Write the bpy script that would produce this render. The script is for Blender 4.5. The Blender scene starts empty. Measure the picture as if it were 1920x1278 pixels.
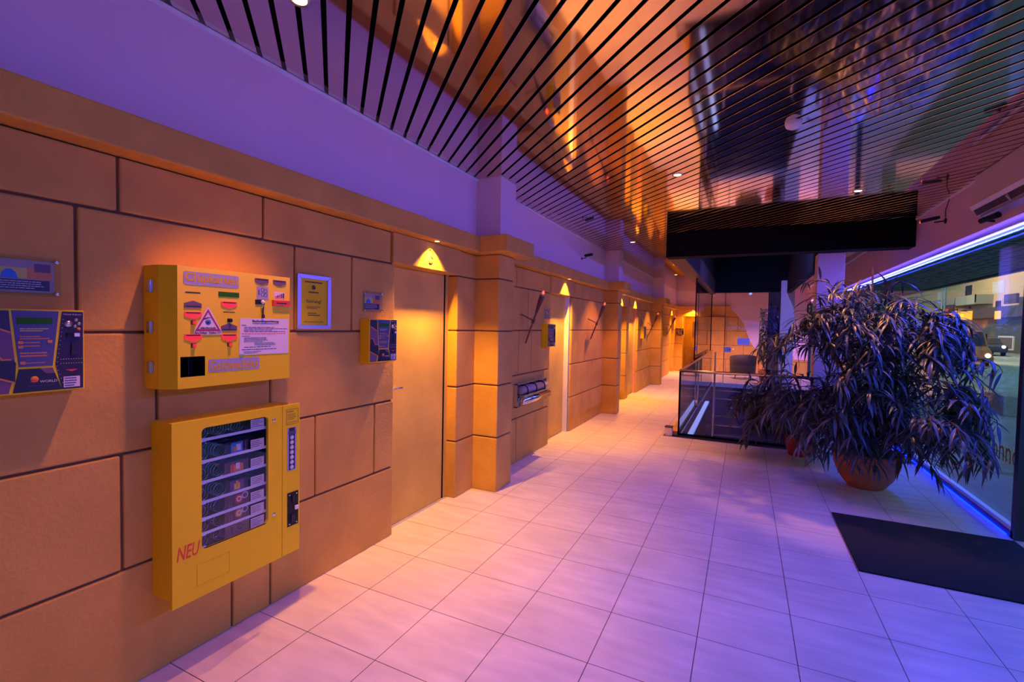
import bpy, bmesh, math, random
from mathutils import Vector, Matrix
C = bpy.context.scene.collection
SC = bpy.context.scene
random.seed(7)

# ------------------------------------------------------------------ camera
def make_camera():
    y, p, r = math.radians(26.0243), math.radians(-1.9253), math.radians(1.0925)
    f = Vector((-math.sin(y)*math.cos(p), math.cos(y)*math.cos(p), math.sin(p)))
    rt = Vector((math.cos(y), math.sin(y), 0)); up = rt.cross(f)
    X = rt*math.cos(r)+up*math.sin(r); Y = up*math.cos(r)-rt*math.sin(r)
    cam = bpy.data.cameras.new('camera'); o = bpy.data.objects.new('camera', cam); C.objects.link(o)
    m = Matrix.Identity(4)
    for i in range(3):
        m[i][0], m[i][1], m[i][2] = X[i], Y[i], -f[i]
    m.translation = Vector((1.9715, -2.1545, 1.5962))
    o.matrix_world = m
    cam.sensor_width = 36; cam.lens = 892.404/1920*36; cam.clip_end = 400; cam.clip_start = 0.02
    SC.camera = o
make_camera()

# ------------------------------------------------------------------ world, exposure
vs = SC.view_settings
SC.display_settings.display_device = 'sRGB'
vs.view_transform = 'Standard'; vs.look = 'None'; vs.gamma = 1; vs.exposure = 0.05
vs.use_curve_mapping = False
W = bpy.data.worlds.new('dusk_sky'); SC.world = W; W.use_nodes = True
bg = W.node_tree.nodes['Background']; bg.inputs[0].default_value = (0.20, 0.42, 0.46, 1); bg.inputs[1].default_value = 1.3
WARM = (1.0, 0.43, 0.02); LEDC = (0.02, 0.065, 1.0)

def spot(name, loc, aim, power, deg, color, blend=.35, r=.03):
    l = bpy.data.lights.new(name, 'SPOT'); l.energy = power; l.color = color; l.spot_size = math.radians(deg); l.spot_blend = blend; l.shadow_soft_size = r
    o = bpy.data.objects.new(name, l); C.objects.link(o); o.location = loc
    o.rotation_euler = (Vector(aim)-Vector(loc)).to_track_quat('-Z', 'Y').to_euler(); return o
def area(name, loc, aim, power, sx, sy, color):
    l = bpy.data.lights.new(name, 'AREA'); l.shape = 'RECTANGLE'; l.size = sx; l.size_y = sy; l.energy = power; l.color = color
    o = bpy.data.objects.new(name, l); C.objects.link(o); o.location = loc
    o.rotation_euler = (Vector(aim)-Vector(loc)).to_track_quat('-Z', 'Y').to_euler(); return o
def point(name, loc, power, color, r=.1):
    l = bpy.data.lights.new(name, 'POINT'); l.energy = power; l.color = color; l.shadow_soft_size = r
    o = bpy.data.objects.new(name, l); C.objects.link(o); o.location = loc; return o

ZC = 2.98                                    # underside of the slatted ceiling
XW, XR = -0.37, 3.80                         # face of the stone wall, face of the header over the windows
DOWN = [(0.2, -0.68), (1.38, 2.40), (2.93, 3.58), (0.29, 5.69), (0.32, 10.85), (1.0, -1.0), (2.0, -.9), (1.2, -3.2)]
DCOL = [(115, (1, .32, .05), 66), (80, (.55, .20, 1), 76), (130, (1, .38, .12), 66), (170, (1, .30, .07), 74), (240, (1, .40, .14), 76), (36, (.9, .27, .8), 74), (100, (.26, .18, 1), 80), (50, (1, .28, .08), 80)]
for (x, y), (pw, co, cone) in zip(DOWN, DCOL):            # recessed ceiling downlights; last three are unseen fill, added to tint the floor
    spot('downlight_or_fill', (x, y, ZC-.02), (x, y, 0), pw, cone, co, .45, .03)
for x, y, pw, co in [(1.6, 14.6, 420, (1, .38, .45)), (3.3, 15.0, 380, (.55, .28, 1))]:
    spot('lounge_fill', (x, y, ZC-.05), (x, y, 0), pw, 120, co, .8, .08)  # unseen spots added to brighten the area behind the glass
spot('stairwell_fill', (2.3, 7.0, 4.3), (2.6, 12.0, 0), 900, 80, (.16, .20, 1), .6, .1)  # added blue spot, out of view, to light the far column and steps
LX = -.29
DOORS = [(1.06, 'A'), (4.3, 'B'), (7.75, 'C'), (9.15, 'D'), (15.4, 'E')]
for y, k in DOORS:                           # little lamps under the cornice, over each door
    spot('cornice_lamp', (LX, y, 2.248), (LX-.01, y, 0), 250, 104, WARM, 1, .012)
# blue LED line over the windows: the strip shines down and across the room
area('led_down', (3.925, 4.0, 2.460), (3.9, 4.0, 0), 245, .016, 12.2, LEDC).rotation_euler = (0, math.radians(10), 0)
la = area('led_across', (3.914, 4.0, 2.466), (-.3, 4.0, 2.2), 58, .012, 12.2, (.19, .09, 1)); la.rotation_euler = (0, math.radians(78), 0); la.data.spread = math.radians(100)

# ------------------------------------------------------------------ material helpers
def mat(name, col, rough=.5, metal=0, noise=None, bump=None, emit=None, estr=0, spec=.5, coat=0):
    m = bpy.data.materials.new(name); m.use_nodes = True; nt = m.node_tree; N = nt.nodes; L = nt.links
    b = N['Principled BSDF']; b.inputs['Base Color'].default_value = (*col, 1); b.inputs['Roughness'].default_value = rough
    b.inputs['Metallic'].default_value = metal; b.inputs['Specular IOR Level'].default_value = spec; b.inputs['Coat Weight'].default_value = coat
    tc = None
    def obj_tex(scale, detail):
        nonlocal tc
        if tc is None: tc = N.new('ShaderNodeTexCoord')
        n = N.new('ShaderNodeTexNoise'); n.inputs['Scale'].default_value = scale; n.inputs['Detail'].default_value = detail
        L.new(tc.outputs['Object'], n.inputs['Vector']); return n
    n = obj_tex(*( (noise[0], 5) if noise else (6, 3)))
    amt = noise[1] if noise else .06
    r = N.new('ShaderNodeMapRange'); r.inputs['From Min'].default_value = .25; r.inputs['From Max'].default_value = .75
    r.inputs['To Min'].default_value = 1-amt; r.inputs['To Max'].default_value = 1+amt*.6
    L.new(n.outputs['Fac'], r.inputs['Value'])
    mx = N.new('ShaderNodeMix'); mx.data_type = 'RGBA'; mx.blend_type = 'MULTIPLY'; mx.inputs['Factor'].default_value = 1
    mx.inputs['A'].default_value = (*col, 1); L.new(r.outputs['Result'], mx.inputs['B']); L.new(mx.outputs['Result'], b.inputs['Base Color'])
    if bump:
        bn = obj_tex(bump[0], 4); bp = N.new('ShaderNodeBump'); bp.inputs['Strength'].default_value = bump[1]; bp.inputs['Distance'].default_value = .01
        L.new(bn.outputs['Fac'], bp.inputs['Height']); L.new(bp.outputs['Normal'], b.inputs['Normal'])
    if emit: b.inputs['Emission Color'].default_value = (*emit, 1); b.inputs['Emission Strength'].default_value = estr
    return m
def glass_mat(name, tint=(.93, .95, .97), refl=1.0):
    m = bpy.data.materials.new(name); m.use_nodes = True; nt = m.node_tree; N = nt.nodes; L = nt.links
    N.remove(N['Principled BSDF']); out = N['Material Output']
    t = N.new('ShaderNodeBsdfTransparent'); t.inputs[0].default_value = (*tint, 1)
    g = N.new('ShaderNodeBsdfGlossy'); g.inputs['Roughness'].default_value = .01
    fr = N.new('ShaderNodeFresnel'); ge = N.new('ShaderNodeNewGeometry'); io = N.new('ShaderNodeMapRange'); io.inputs['To Min'].default_value = 1.5; io.inputs['To Max'].default_value = 1/1.5
    L.new(ge.outputs['Backfacing'], io.inputs['Value']); L.new(io.outputs['Result'], fr.inputs[0])
    mu = N.new('ShaderNodeMath'); mu.operation = 'MULTIPLY'; mu.inputs[1].default_value = refl
    mx = N.new('ShaderNodeMixShader'); L.new(fr.outputs[0], mu.inputs[0]); L.new(mu.outputs[0], mx.inputs[0]); L.new(t.outputs[0], mx.inputs[1]); L.new(g.outputs[0], mx.inputs[2])
    L.new(mx.outputs[0], out.inputs[0]); return m
def tile_mat():
    m = mat('floor_tile', (.80, .70, .63), .33, 0, (3.0, .10), None)
    nt = m.node_tree; N = nt.nodes; L = nt.links; b = N['Principled BSDF']
    src = b.inputs['Base Color'].links[0].from_socket
    g = N.new('ShaderNodeNewGeometry'); s = N.new('ShaderNodeSeparateXYZ'); L.new(g.outputs['Position'], s.inputs[0])
    fs = []
    for ax in (0, 1):
        d = N.new('ShaderNodeMath'); d.operation = 'DIVIDE'; d.inputs[1].default_value = .45; L.new(s.outputs[ax], d.inputs[0])
        f = N.new('ShaderNodeMath'); f.operation = 'FRACT'; L.new(d.outputs[0], f.inputs[0])
        h = N.new('ShaderNodeMath'); h.operation = 'PINGPONG'; h.inputs[1].default_value = .5; L.new(f.outputs[0], h.inputs[0])
        c = N.new('ShaderNodeMath'); c.operation = 'GREATER_THAN'; c.inputs[1].default_value = .0042; L.new(h.outputs[0], c.inputs[0]); fs.append(c)
    a = N.new('ShaderNodeMath'); a.operation = 'MULTIPLY'; L.new(fs[0].outputs[0], a.inputs[0]); L.new(fs[1].outputs[0], a.inputs[1])
    # stretched cloudy veining
    mp = N.new('ShaderNodeMapping'); mp.inputs['Scale'].default_value = (1.2, 6.0, 1); L.new(g.outputs['Position'], mp.inputs[0])
    n2 = N.new('ShaderNodeTexNoise'); n2.inputs['Scale'].default_value = 2.2; n2.inputs['Detail'].default_value = 6; L.new(mp.outputs[0], n2.inputs['Vector'])
    r2 = N.new('ShaderNodeMapRange'); r2.inputs['From Min'].default_value = .3; r2.inputs['From Max'].default_value = .7; r2.inputs['To Min'].default_value = .86; r2.inputs['To Max'].default_value = 1.06; L.new(n2.outputs['Fac'], r2.inputs['Value'])
    m1 = N.new('ShaderNodeMix'); m1.data_type = 'RGBA'; m1.blend_type = 'MULTIPLY'; m1.inputs['Factor'].default_value = 1; L.new(src, m1.inputs['A']); L.new(r2.outputs['Result'], m1.inputs['B'])
    mx = N.new('ShaderNodeMix'); mx.data_type = 'RGBA'; mx.inputs['A'].default_value = (.05, .035, .035, 1)
    L.new(a.outputs[0], mx.inputs['Factor']); L.new(m1.outputs['Result'], mx.inputs['B']); L.new(mx.outputs['Result'], b.inputs['Base Color'])
    bp = N.new('ShaderNodeBump'); bp.inputs['Strength'].default_value = .25; bp.inputs['Distance'].default_value = .002; L.new(a.outputs[0], bp.inputs['Height']); L.new(bp.outputs['Normal'], b.inputs['Normal'])
    return m

M = {}
M['stone'] = mat('sandstone', (.66, .37, .07), .85, 0, (3.5, .16), (55, .35), spec=.15)
M['stone_dark'] = mat('sandstone_joint', (.17, .09, .035), .95, 0, (9, .2))
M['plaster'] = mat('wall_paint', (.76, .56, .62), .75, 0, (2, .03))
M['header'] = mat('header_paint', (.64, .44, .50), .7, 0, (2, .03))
M['white'] = mat('white_lacquer', (.82, .80, .80), .4)
M['leaf_door'] = mat('door_stone_paint', (.68, .43, .07), .65, 0, (2.6, .22), spec=.2)
M['black'] = mat('black_paint', (.003, .002, .003), .85, spec=.15)
M['void'] = mat('shaft_black', (.006, .006, .008), .9, spec=.2)
M['tile'] = tile_mat()
M['granite'] = mat('dark_granite', (.03, .028, .045), .3, 0, (80, .5))
M['step'] = mat('stair_granite', (.05, .05, .075), .25, 0, (60, .5))
M['mat'] = mat('entrance_mat', (.005, .006, .016), .95, 0, (160, .7), (300, .6))
M['yellow'] = mat('yellow_enamel', (.96, .68, .008), .35, 0, (4, .04), None, spec=.25)
M['slat'] = mat('mirror_slat', (.78, .62, .48), .06, 1, (1.2, .06))
M['chrome'] = mat('brushed_steel', (.62, .60, .60), .28, 1)
M['steel'] = mat('polished_steel', (.75, .75, .78), .15, 1)
M['black_plastic'] = mat('black_plastic', (.012, .010, .012), .45, spec=.25)
M['glass'] = glass_mat('clear_glass', (.93, .95, .96), 1.0)
M['glass_dark'] = glass_mat('balustrade_glass', (.80, .80, .88), 1.2)
M['acrylic'] = glass_mat('acrylic', (.95, .96, .97), 1.0)
M['paper'] = mat('white_paper', (.85, .70, .60), .7)
M['red'] = mat('red_plastic', (.85, .03, .02), .4, emit=(1, .05, .02), estr=.35)
M['redpaint'] = mat('red_lettering', (.85, .05, .02), .5)
M['greenlcd'] = mat('green_display', (.03, .17, .01), .5, spec=.1)
M['lilac'] = mat('lilac_sticker', (.40, .36, .46), .5, spec=.2)
M['terra'] = mat('terracotta', (.50, .14, .06), .7, 0, (8, .2), (40, .3))
M['redpot'] = mat('red_glaze', (.42, .04, .04), .4)
M['soil'] = mat('soil', (.05, .03, .02), .95, 0, (40, .5))
M['leaf'] = mat('ficus_leaf', (.085, .09, .085), .38, 0, (8, .5), spec=.4)
M['twig'] = mat('twig_bark', (.12, .07, .04), .8)
M['ink'] = mat('black_ink', (.02, .018, .02), .6)
M['navy'] = mat('navy_print', (.035, .025, .055), .5, spec=.25)
M['midblue'] = mat('blue_print', (.10, .10, .19), .5, spec=.25)
M['mauve'] = mat('mauve_print', (.20, .10, .14), .5, spec=.25)
M['dark'] = mat('dark_print', (.022, .012, .022), .4)
M['orange'] = mat('orange_print', (.80, .26, .03), .45)
M['yel'] = mat('yellow_print', (.75, .62, .08), .45)
M['sill'] = mat('pale_sill', (.86, .95, .95), .3, spec=.6)
M['fillblue'] = mat('blue_fill_strip', (.1, .1, 1), .4, emit=(.0, .004, 1.0), estr=34)
M['letter'] = mat('yellow_lettering', (.70, .40, .01), .5, spec=.1)
M['bamboo'] = mat('bamboo', (.26, .11, .05), .6, 0, (20, .3))
M['wicker'] = mat('wicker', (.055, .045, .055), .6, 0, (60, .6), (90, .8))
M['warmlens'] = mat('lit_lamp_lens', (1, .8, .5), .4, emit=(1.0, .62, .22), estr=9)
M['ledstrip'] = mat('lit_led_strip', (.6, .7, 1), .4, emit=(.085, .085, 1.0), estr=14)
M['ledstair'] = mat('lit_stair_strip', (.6, .7, .9), .4, emit=(.30, .48, .85), estr=.8)
M['redlamp'] = mat('lit_red_led', (1, .1, .05), .4, emit=(1, .07, .02), estr=3)

# ------------------------------------------------------------------ mesh helpers
class MB:
    def __init__(s): s.v = []; s.f = []; s.sm = []
    def add(s, vs_, fs_, smooth=False):
        n = len(s.v); s.v += [tuple(p) for p in vs_]; s.f += [tuple(i+n for i in f) for f in fs_]; s.sm += [smooth]*len(fs_); return s
    def box(s, x0, x1, y0, y1, z0, z1):
        if x0 > x1: x0, x1 = x1, x0
        if y0 > y1: y0, y1 = y1, y0
        if z0 > z1: z0, z1 = z1, z0
        return s.add([(x0,y0,z0),(x1,y0,z0),(x1,y1,z0),(x0,y1,z0),(x0,y0,z1),(x1,y0,z1),(x1,y1,z1),(x0,y1,z1)],
              [(0,3,2,1),(4,5,6,7),(0,1,5,4),(1,2,6,5),(2,3,7,6),(3,0,4,7)])
    def prism(s, pts, x0, x1):                # polygon in (y,z), counter-clockwise seen from +x
        n = len(pts); V = [(x0, a, b) for a, b in pts]+[(x1, a, b) for a, b in pts]
        F = [tuple(range(n, 2*n)), tuple(reversed(range(n)))]+[(i, (i+1) % n, n+(i+1) % n, n+i) for i in range(n)]
        return s.add(V, F)
    def tube(s, pts, r, n=8, caps=True):
        pts = [Vector(p) for p in pts]; rs = r if isinstance(r, (list, tuple)) else [r]*len(pts)
        rings = []; a = None
        for i, p in enumerate(pts):
            d = (pts[min(i+1, len(pts)-1)]-pts[max(i-1, 0)]).normalized()
            if a is None:
                a = Vector((0, 0, 1)) if abs(d.z) < .9 else Vector((1, 0, 0))
            u = (a-d*a.dot(d)).normalized(); a = u; w = d.cross(u)
            rings.append([p+(u*math.cos(2*math.pi*k/n)+w*math.sin(2*math.pi*k/n))*rs[i] for k in range(n)])
        V = [q for R_ in rings for q in R_]; F = []
        for i in range(len(pts)-1):
            for k in range(n):
                F.append((i*n+k, i*n+(k+1) % n, (i+1)*n+(k+1) % n, (i+1)*n+k))
        s.add(V, F, True)
        if caps:
            s.add(rings[0], [tuple(reversed(range(n)))]); s.add(rings[-1], [tuple(range(n))])
        return s
    def lathe(s, prof, c, n=24, axis='z'):
        V = []; F = []
        for r, h in prof:
            for k in range(n):
                t = 2*math.pi*k/n; q = (r*math.cos(t), r*math.sin(t), h)
                if axis == 'y': q = (q[0], q[2], q[1])
                if axis == 'x': q = (q[2], q[0], q[1])
                V.append((c[0]+q[0], c[1]+q[1], c[2]+q[2]))
        for i in range(len(prof)-1):
            for k in range(n):
                f = (i*n+k, i*n+(k+1) % n, (i+1)*n+(k+1) % n, (i+1)*n+k)
                F.append(f if axis != 'y' else f[::-1])
        s.add(V, F, True)
        return s
    def build(s, name, m, parent=None, bevel=0, seg=2, loc=None):
        me = bpy.data.meshes.new(name); me.from_pydata(s.v, [], s.f); me.update()
        me.polygons.foreach_set('use_smooth', s.sm)
        o = bpy.data.objects.new(name, me); C.objects.link(o)
        if m: me.materials.append(m if not isinstance(m, str) else M[m])
        if loc:                                # mesh built in world space, origin moved to loc
            me.transform(Matrix.Translation(-Vector(loc))); o.location = loc
        if parent:
            o.parent = parent; pl = Vector(parent.location); q = parent.parent
            while q: pl += Vector(q.location); q = q.parent
            o.location = Vector(o.location)-pl
        if bevel:
            b = o.modifiers.new('bevel', 'BEVEL'); b.width = bevel; b.segments = seg; b.limit_method = 'ANGLE'; b.angle_limit = math.radians(40); b.harden_normals = False
        return o
def box(name, b, m, parent=None, bevel=0, seg=2): return MB().box(*b).build(name, m, parent, bevel, seg)
def thing(name, label, cat, loc=(0, 0, 0), group=None):
    o = bpy.data.objects.new(name, None); C.objects.link(o); o.location = loc; o['label'] = label; o['category'] = cat
    o.empty_display_size = .1
    if group: o['group'] = group
    return o
def tag(o, label, cat, group=None, kind=None):
    o['label'] = label; o['category'] = cat
    if group: o['group'] = group
    if kind: o['kind'] = kind
    return o
def struct(o): o['kind'] = 'structure'; return o
def text(name, body, rect, m, parent=None, x=0, shear=0, face='+x', depth=.0006, bold=0):
    """lettering fitted into rect (y0,y1,z0,z1), standing on the plane x"""
    cu = bpy.data.curves.new(name, 'FONT'); cu.body = body; cu.extrude = depth/2; cu.size = 1; cu.shear = shear; cu.offset = bold; cu.resolution_u = 2
    t = bpy.data.objects.new(name, cu); C.objects.link(t)
    dg = bpy.context.evaluated_depsgraph_get(); me = bpy.data.meshes.new_from_object(t.evaluated_get(dg)); bpy.data.objects.remove(t)
    xs = [v.co.x for v in me.vertices]; ys = [v.co.y for v in me.vertices]
    a0, a1, b0, b1 = min(xs), max(xs), min(ys), max(ys)
    y0, y1, z0, z1 = rect
    mb = MB()
    for v in me.vertices:
        u = (v.co.x-a0)/(a1-a0); w = (v.co.y-b0)/(b1-b0); dz = v.co.z
        if face == '+x': mb.v.append((x+dz, y0+(y1-y0)*u, z0+(z1-z0)*w))
        elif face == '-x': mb.v.append((x-dz, y1-(y1-y0)*u, z0+(z1-z0)*w))
        else: mb.v.append((y0+(y1-y0)*u, x-dz, z0+(z1-z0)*w))      # faces -y
    for p in me.polygons: mb.f.append(tuple(p.vertices)); mb.sm.append(False)
    return mb.build(name, m, parent)
def lines(mb, y0, y1, z0, z1, n, x, h=.35, seed=1, ragged=True):
    """rows of tiny word-like bars for print too small to read"""
    rd = random.Random(seed); st = (z1-z0)/n
    for i in range(n):
        z = z1-(i+.5)*st; a = y0; end = y0+(y1-y0)*(rd.uniform(.6, 1) if ragged else 1)
        while a < end:
            w = rd.uniform(.03, .11)*(y1-y0)*1.1; b = min(a+w, end)
            mb.box(x, x+.0006, a, b, z-st*h/2, z+st*h/2); a = b+(y1-y0)*.016
    return mb

# ------------------------------------------------------------------ floor, outside ground
WX0, WX1, WY0, WY1 = 1.13, 2.87, 5.30, 13.20      # stairwell
f = MB()
for x0, x1, y0, y1 in [(-1.2, 3.97, -4.6, WY0), (-1.2, WX0, WY0, WY1), (WX1, 3.97, WY0, WY1), (-1.2, 3.97, WY1, 18.6)]:
    f.box(x0, x1, y0, y1, -.12, 0)
struct(f.build('floor', 'tile'))
struct(box('trim_1', (.93, WX1, WY0-.16, WY0, .0, .004), 'granite'))
struct(box('trim_2', (WX1, 3.96, WY0-.16, WY0-.02, .0, .004), 'granite'))
asph = mat('asphalt', (.30, .36, .36), .6, 0, (1.5, .2), (30, .5)); pave = mat('pavement', (.42, .40, .38), .7, 0, (3, .15))
struct(MB().box(3.97, 160, -60, 220, -.3, -.1).build('ground', asph))
struct(MB().box(3.99, 8.6, -20, 60, -.1, -.04).build('pavement', pave))
# ------------------------------------------------------------------ left stone wall
ZR = [0, .52, 1.02, 1.535, 2.03, 2.262]
G = .011
def stone_seg(mb, back, y0, y1, splits, rows=5, xf=XW, xb=-.60):
    for r in range(rows):
        ys = [y0]+list(splits[r] if r < len(splits) else [])+[y1]
        for a, b in zip(ys[:-1], ys[1:]):
            ga = 0 if a == y0 else G/2; gb = 0 if b == y1 else G/2
            mb.box(xb, xf, a+ga, b-gb, ZR[r]+(G/2 if r else 0), ZR[r+1]-G/2)
    back.box(xb+.01, xf-.014, y0+.014, y1-.014, 0, ZR[rows])
sb, bk = MB(), MB()
stone_seg(sb, bk, -4.5, .64, [(-2.2, -.604, -.382), (-2.6, -1.085, -.076, .44), (-2.2, -.95, -.386), (-2.7, -1.23, -.23, .215), (-2.4, -1.09, -.43, .60)])
stone_seg(sb, bk, 1.50, 3.80, [(2.80,), (3.60,), (2.82, 3.19), (3.07,), (2.74, 3.78)])
stone_seg(sb, bk, 4.68, 7.20, [(5.23, 6.29), (5.78,), (5.0, 5.35, 6.15), (5.81,), (4.79, 5.15, 6.11)])
stone_seg(sb, bk, 8.36, 8.62, [])
stone_seg(sb, bk, 9.62, 15.1, [(10.3, 12.4, 14), (10.9, 13.1), (10.2, 12.6), (10.8, 13.4), (10.4, 12.7)])
stone_seg(sb, bk, 16.25, 16.6, [])
def wall_joint(o): return struct(o)
wl = struct(sb.build('wall_left', 'stone', None, .009, 2))
# pilasters
for k, (a, b) in enumerate([(1.815, 2.14), (6.47, 6.76), (11.52, 11.84)]):
    cb = MB()
    for r in range(5): cb.box(XW-.03, -.11, a, b, ZR[r]+(G/2 if r else 0), ZR[r+1]-G/2)
    struct(cb.build('wall_left_pilaster', 'stone', None, .009, 2))
    bk.box(XW-.02, -.126, a+.014, b-.014, 0, 2.25)
    struct(box('wall_left_pilaster_top', (XW-.05, -.11, a, b, 2.40, ZC+.02), 'plaster', None, .004))
    struct(box('cornice_left_block', (XW-.05, .035, a-.14, b+.14, 2.2595, 2.413), 'stone', None, .008))
struct(bk.build('wall_left_joints', 'stone_dark'))
# lintel stones over the doors
lt = MB()
OPEN = [(.64, 1.50), (3.80, 4.68), (7.20, 8.36), (8.62, 9.62), (15.1, 16.25)]
for a, b in OPEN: lt.box(-.60, -.352, a-.035, b+.04, 2.035, 2.262)
struct(lt.build('wall_left_lintels', 'stone', None, .008))
struct(box('wall_left_core', (-.75, -.605, -4.5, 16.6, 0, 2.40), 'stone_dark'))
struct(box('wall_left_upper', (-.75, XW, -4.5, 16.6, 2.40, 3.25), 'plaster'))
struct(box('cornice_left', (-.62, -.25, -4.5, 16.38, 2.262, 2.41), 'stone', None, .008))
struct(box('trim_3', (XW, XW+.012, -4.5, 16.5, ZC-.022, ZC-.002), 'white'))
# doors
for i, (a, b) in enumerate(OPEN):
    z1 = 2.035
    d = struct(box('door_%d' % (i+1), (-.52, -.47, a-.01, b+.01, .012, z1), 'leaf_door'))
    if i == 0:
        hb = MB().tube([(-.47, .70, 1.088), (-.44, .70, 1.088), (-.425, .715, 1.088), (-.425, .81, 1.088)], .009, 8); hb.build('door_handle', 'steel', d)
        struct(box('door_1_gap', (-.472, -.463, 1.432, 1.445, 0, z1), 'black'))
        struct(box('door_1_threshold', (-.52, -.455, a, b, 0, .012), 'steel'))
    if i == 1:
        fr = MB(); fr.box(-.47, -.40, b-.055, b, 0, z1); struct(fr.build('door_2_frame', 'white'))
        struct(box('door_2_gap', (-.468, -.395, b-.035, b-.028, 0, z1), 'black'))
    if i == 3:
        struct(box('door_4_frame', (-.47, -.41, b-.05, b, 0, z1), mat('salmon_frame', (.80, .34, .22), .5)))
# ------------------------------------------------------------------ far wall with the washroom opening
FY = 16.55; FX0, FX1 = -.10, .55
fb = MB(); fk = MB()
FS = [(.52-.02, [2.1, 3.1]), ]
rows = [(0, .52), (.52, 1.02), (1.02, 1.535), (1.535, 2.03)]
spl = [[1.38, 2.45, 3.3], [1.0, 1.95, 2.9], [1.38, 2.25, 3.2], [1.0, 1.75, 2.7]]
for (z0, z1), sp in zip(rows, spl):
    fb.box(-.75, FX0, FY, FY+.2, z0+G/2, z1-G/2)
    ys = [FX1]+sp+[3.97]
    for a, b in zip(ys[:-1], ys[1:]): fb.box(a+G/2 if a != FX1 else a, b-G/2, FY, FY+.2, z0+G/2, z1-G/2)
fb.box(-.75, 3.97, FY, FY+.2, 2.035, 2.262)
for z0, z1 in rows: fb.box(.75, 1.34, FY-.10, FY+.05, z0+G/2, z1-G/2)
struct(fb.build('wall_far', 'stone', None, .008))
fk.box(-.74, FX0-.015, FY+.015, FY+.19, 0, 2.26); fk.box(FX1+.015, 3.97, FY+.015, FY+.19, 0, 2.26); fk.box(.765, 1.325, FY-.085, FY+.05, 0, 2.04)
struct(fk.build('wall_far_joints', 'stone_dark'))
struct(box('cornice_far', (-.40, 1.5, FY-.12, FY+.1, 2.262, 2.41), 'stone', None, .008))
struct(box('wall_far_upper', (-.75, 3.97, FY, FY+.2, 2.262, 3.25), 'plaster'))
# thin pale panel on the far wall, its edge a long curve
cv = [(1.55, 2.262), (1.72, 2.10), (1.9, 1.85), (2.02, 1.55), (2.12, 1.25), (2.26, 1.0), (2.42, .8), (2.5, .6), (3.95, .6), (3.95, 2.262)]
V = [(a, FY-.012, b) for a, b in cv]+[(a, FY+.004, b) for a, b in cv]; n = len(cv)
struct(MB().add(V, [tuple(range(n)), tuple(reversed(range(n, 2*n)))]+[(i, n+i, n+(i+1) % n, (i+1) % n) for i in range(n)]).build('wall_far_pale_panel', 'plaster'))
# washroom behind the opening
for nm, b in (('left', (-.30, -.2, FY+.2, 18.4, 0, 2.5)), ('right', (.9, 1.0, FY+.2, 18.4, 0, 2.5)), ('back', (-.3, 1.0, 18.405, 18.5, 0, 2.5))): struct(box('wall_washroom_'+nm, b, 'stone'))
struct(box('ceiling_washroom', (-.3, 1.0, FY+.2, 18.5, 2.5, 2.6), 'plaster'))
spot('washroom_lamp', (.35, 17.6, 2.38), (.35, 17.9, 0), 60, 150, WARM, .6, .05)
spot('cornice_lamp', (.25, FY-.08, 2.248), (.25, FY-.08, 0), 110, 150, WARM, .6, .012)
# ------------------------------------------------------------------ right side: header, window frames, glass
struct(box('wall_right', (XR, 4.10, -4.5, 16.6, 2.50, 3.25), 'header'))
struct(box('trim_4', (XR-.012, XR, -4.5, 16.5, ZC-.022, ZC-.002), 'white'))
fm = mat('window_frame_navy', (.02, .025, .06), .4)
MUL = [2.86, 9.75, 13.2, 16.5]
for k, (a, b) in enumerate([(2.90, 9.72), (9.78, 13.17), (13.23, 16.5)]):
    fr = MB(); fr.box(3.90, 3.97, a-.035, b+.03, 0, .055); fr.box(3.94, 3.96, a, b, 2.395, 2.41)
    fr.box(3.90, 3.97, a-.06, a, 0, 2.40); fr.box(3.94, 3.97, a-.06, a, 2.4, 2.5)
    if k == 2: fr.box(3.90, 3.97, b, b+.05, 0, 2.5)
    struct(fr.build('window_%d' % (k+1), fm))
    struct(box('window_%d_pane' % (k+1), (3.945, 3.953, a, b, .055, 2.50), 'glass'))
    struct(box('window_%d_sill' % (k+1), (3.902, 3.944, a, b, .055, .088), M['sill']))
fr = MB(); fr.box(3.90, 3.97, -4.5, 1.2, 0, .055); fr.box(3.90, 3.97, 1.2, 1.26, 0, 2.4); fr.box(3.94, 3.96, -4.5, 2.9, 2.395, 2.41)
struct(fr.build('window_4', fm)); struct(box('window_4_pane', (3.945, 3.953, -4.5, 1.2, .055, 2.50), 'glass'))
struct(box('wall_back', (-.75, 4.1, -4.7, -4.5, 0, 3.25), 'plaster'))
led = MB().tube([(3.925, -2.2, 2.474), (3.925, 10.2, 2.474)], .0075, 8)
t = thing('led_light_strip', 'glowing blue-white LED line along the top of the windows', 'light strip', (3.925, 2, 2.48))
led.build('led_tube', 'ledstrip', t); box('led_channel', (3.912, 3.938, -2.2, 10.2, 2.484, 2.5), 'white', t)

tag(box('floor_fill_strip', (3.894, 3.8995, 2.95, 9.7, .001, .009), 'fillblue'), 'added thin blue glowing strip on the floor at the foot of the windows', 'light strip')  # added emitter that makes the blue glow on the floor tiles

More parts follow.
